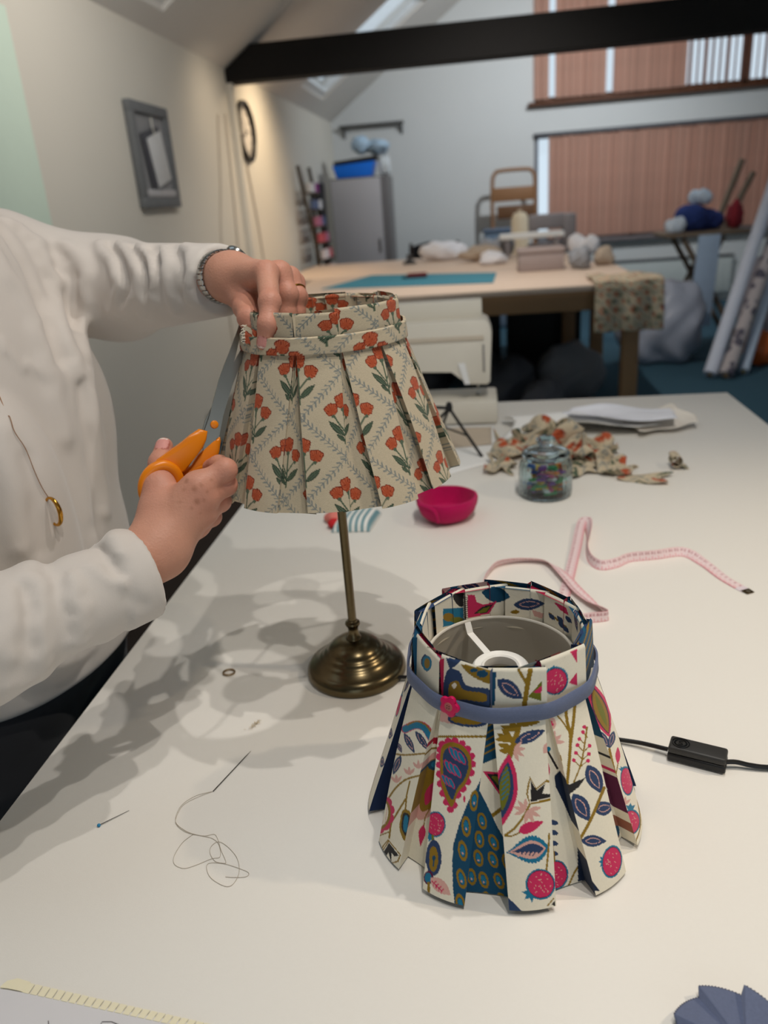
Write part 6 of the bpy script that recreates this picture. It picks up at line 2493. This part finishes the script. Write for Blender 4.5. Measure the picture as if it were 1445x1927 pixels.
for c, r, sd_, col_, nm, lb in (((1.84, 7.18, .962), (.20, .16, .17), 61, (44, 62, 122), 'royal_blue_cloth', 'royal blue cloth on the folding stand'), ((1.60, 6.96, .962), (.10, .07, .10), 62, (206, 214, 224), 'white_blue_cloth', 'white cloth at the left front of the stand'),
                                ((2.10, 7.12, .962), (.06, .12, .18), 63, (150, 44, 56), 'dark_red_cloth', 'dark red cloth at the right of the stand')):
    lump('cloth_bundle', c, r, sd_, mat(nm, col_, .9, var=.15, scale=8), lb, 'cloth', 'cloth bundles on the folding stand')
lump('cloth_bundle', (1.82, 7.18, 1.16), (.10, .10, .10), 64, mat('pale_top_cloth', (196, 210, 226), .9), 'pale blue cloth on top of the royal blue one', 'cloth', 'cloth bundles on the folding stand')
sheet_p = [(1.66, 6.88, .95), (1.72, 6.87, .6), (1.70, 6.86, .32)]
mb = MB()
mb.prism([(1.72, 6.84, .20), (1.90, 6.84, .22), (1.93, 6.84, .94), (1.76, 6.84, .94)], (0, .03, 0), .006)
tag(mb.build('hanging_cloth', mat('pale_blue_cloth', (176, 196, 220), .9)), 'pale blue cloth hanging down the front of the folding stand', 'cloth')


def fabric_roll(base, top, r, m, mc, label):
    base, top = Vector(base), Vector(top)
    ax_ = (top - base).normalized()
    L_ = (top - base).length
    t_ = thing('fabric_roll', label, 'fabric roll', tuple(base), group='fabric rolls leaning at the right')
    MB().lathe([(r * .35, 0), (r, 0), (r * 1.02, L_ * .02), (r * 1.01, L_ * .5), (r, L_), (r * .35, L_), (r * .35, 0)], base, 24, axis=ax_).build('wound_cloth', m, t_)
    MB().lathe([(r * .22, -.012), (r * .34, -.012), (r * .34, L_ + .03), (r * .22, L_ + .03), (r * .22, -.012)], base, 16, axis=ax_).build('card_core', mc, t_)


M_CORE = mat('card_core', (170, 140, 104), .8)
m_pat = mat('grey_patterned_cloth', (150, 142, 146), .9)
nt = m_pat.node_tree
wv = nt.nodes.new('ShaderNodeTexVoronoi')
wv.inputs['Scale'].default_value = 13
cr = nt.nodes.new('ShaderNodeValToRGB')
cr.color_ramp.elements[0].position, cr.color_ramp.elements[0].color = .42, (*lin((96, 92, 104)), 1)
cr.color_ramp.elements[1].position, cr.color_ramp.elements[1].color = .50, (*lin((188, 178, 178)), 1)
tc_ = nt.nodes.new('ShaderNodeTexCoord')
nt.links.new(tc_.outputs['Object'], wv.inputs['Vector'])
nt.links.new(wv.outputs['Distance'], cr.inputs[0])
nt.links.new(cr.outputs[0], nt.nodes['Principled BSDF'].inputs['Base Color'])
fabric_roll(atz(1336, 704, .03), at(1462, 330, 6.75), .048, mat('white_roll_cloth', (214, 218, 232), .8), M_CORE, 'white fabric roll leaning at the right, longest of the rolls')
fabric_roll(atz(1366, 706, .03), at(1475, 400, 6.7), .050, m_pat, M_CORE, 'grey patterned fabric roll leaning right of the long white one')
fabric_roll(atz(1399, 698, .03), at(1480, 430, 6.75), .036, mat('blue_white_roll', (196, 208, 226), .8), mat('yellow_core', (186, 166, 84), .8), 'slim white fabric roll with a yellow core, farthest right')

# dark sheet added in place of the shadowed floor beside the work table
tag(MB().box((-1.06, 2.5, .006), (1.12, 3.6, .012), bevel=.003).build('floor_shadow_sheet', mat('dark_brown_shadow', (46, 36, 31), 1, var=.2, scale=90, bump=.4)), 'dark brown sheet added as floor shadow along the left side of the work table', 'shadow_sheet')
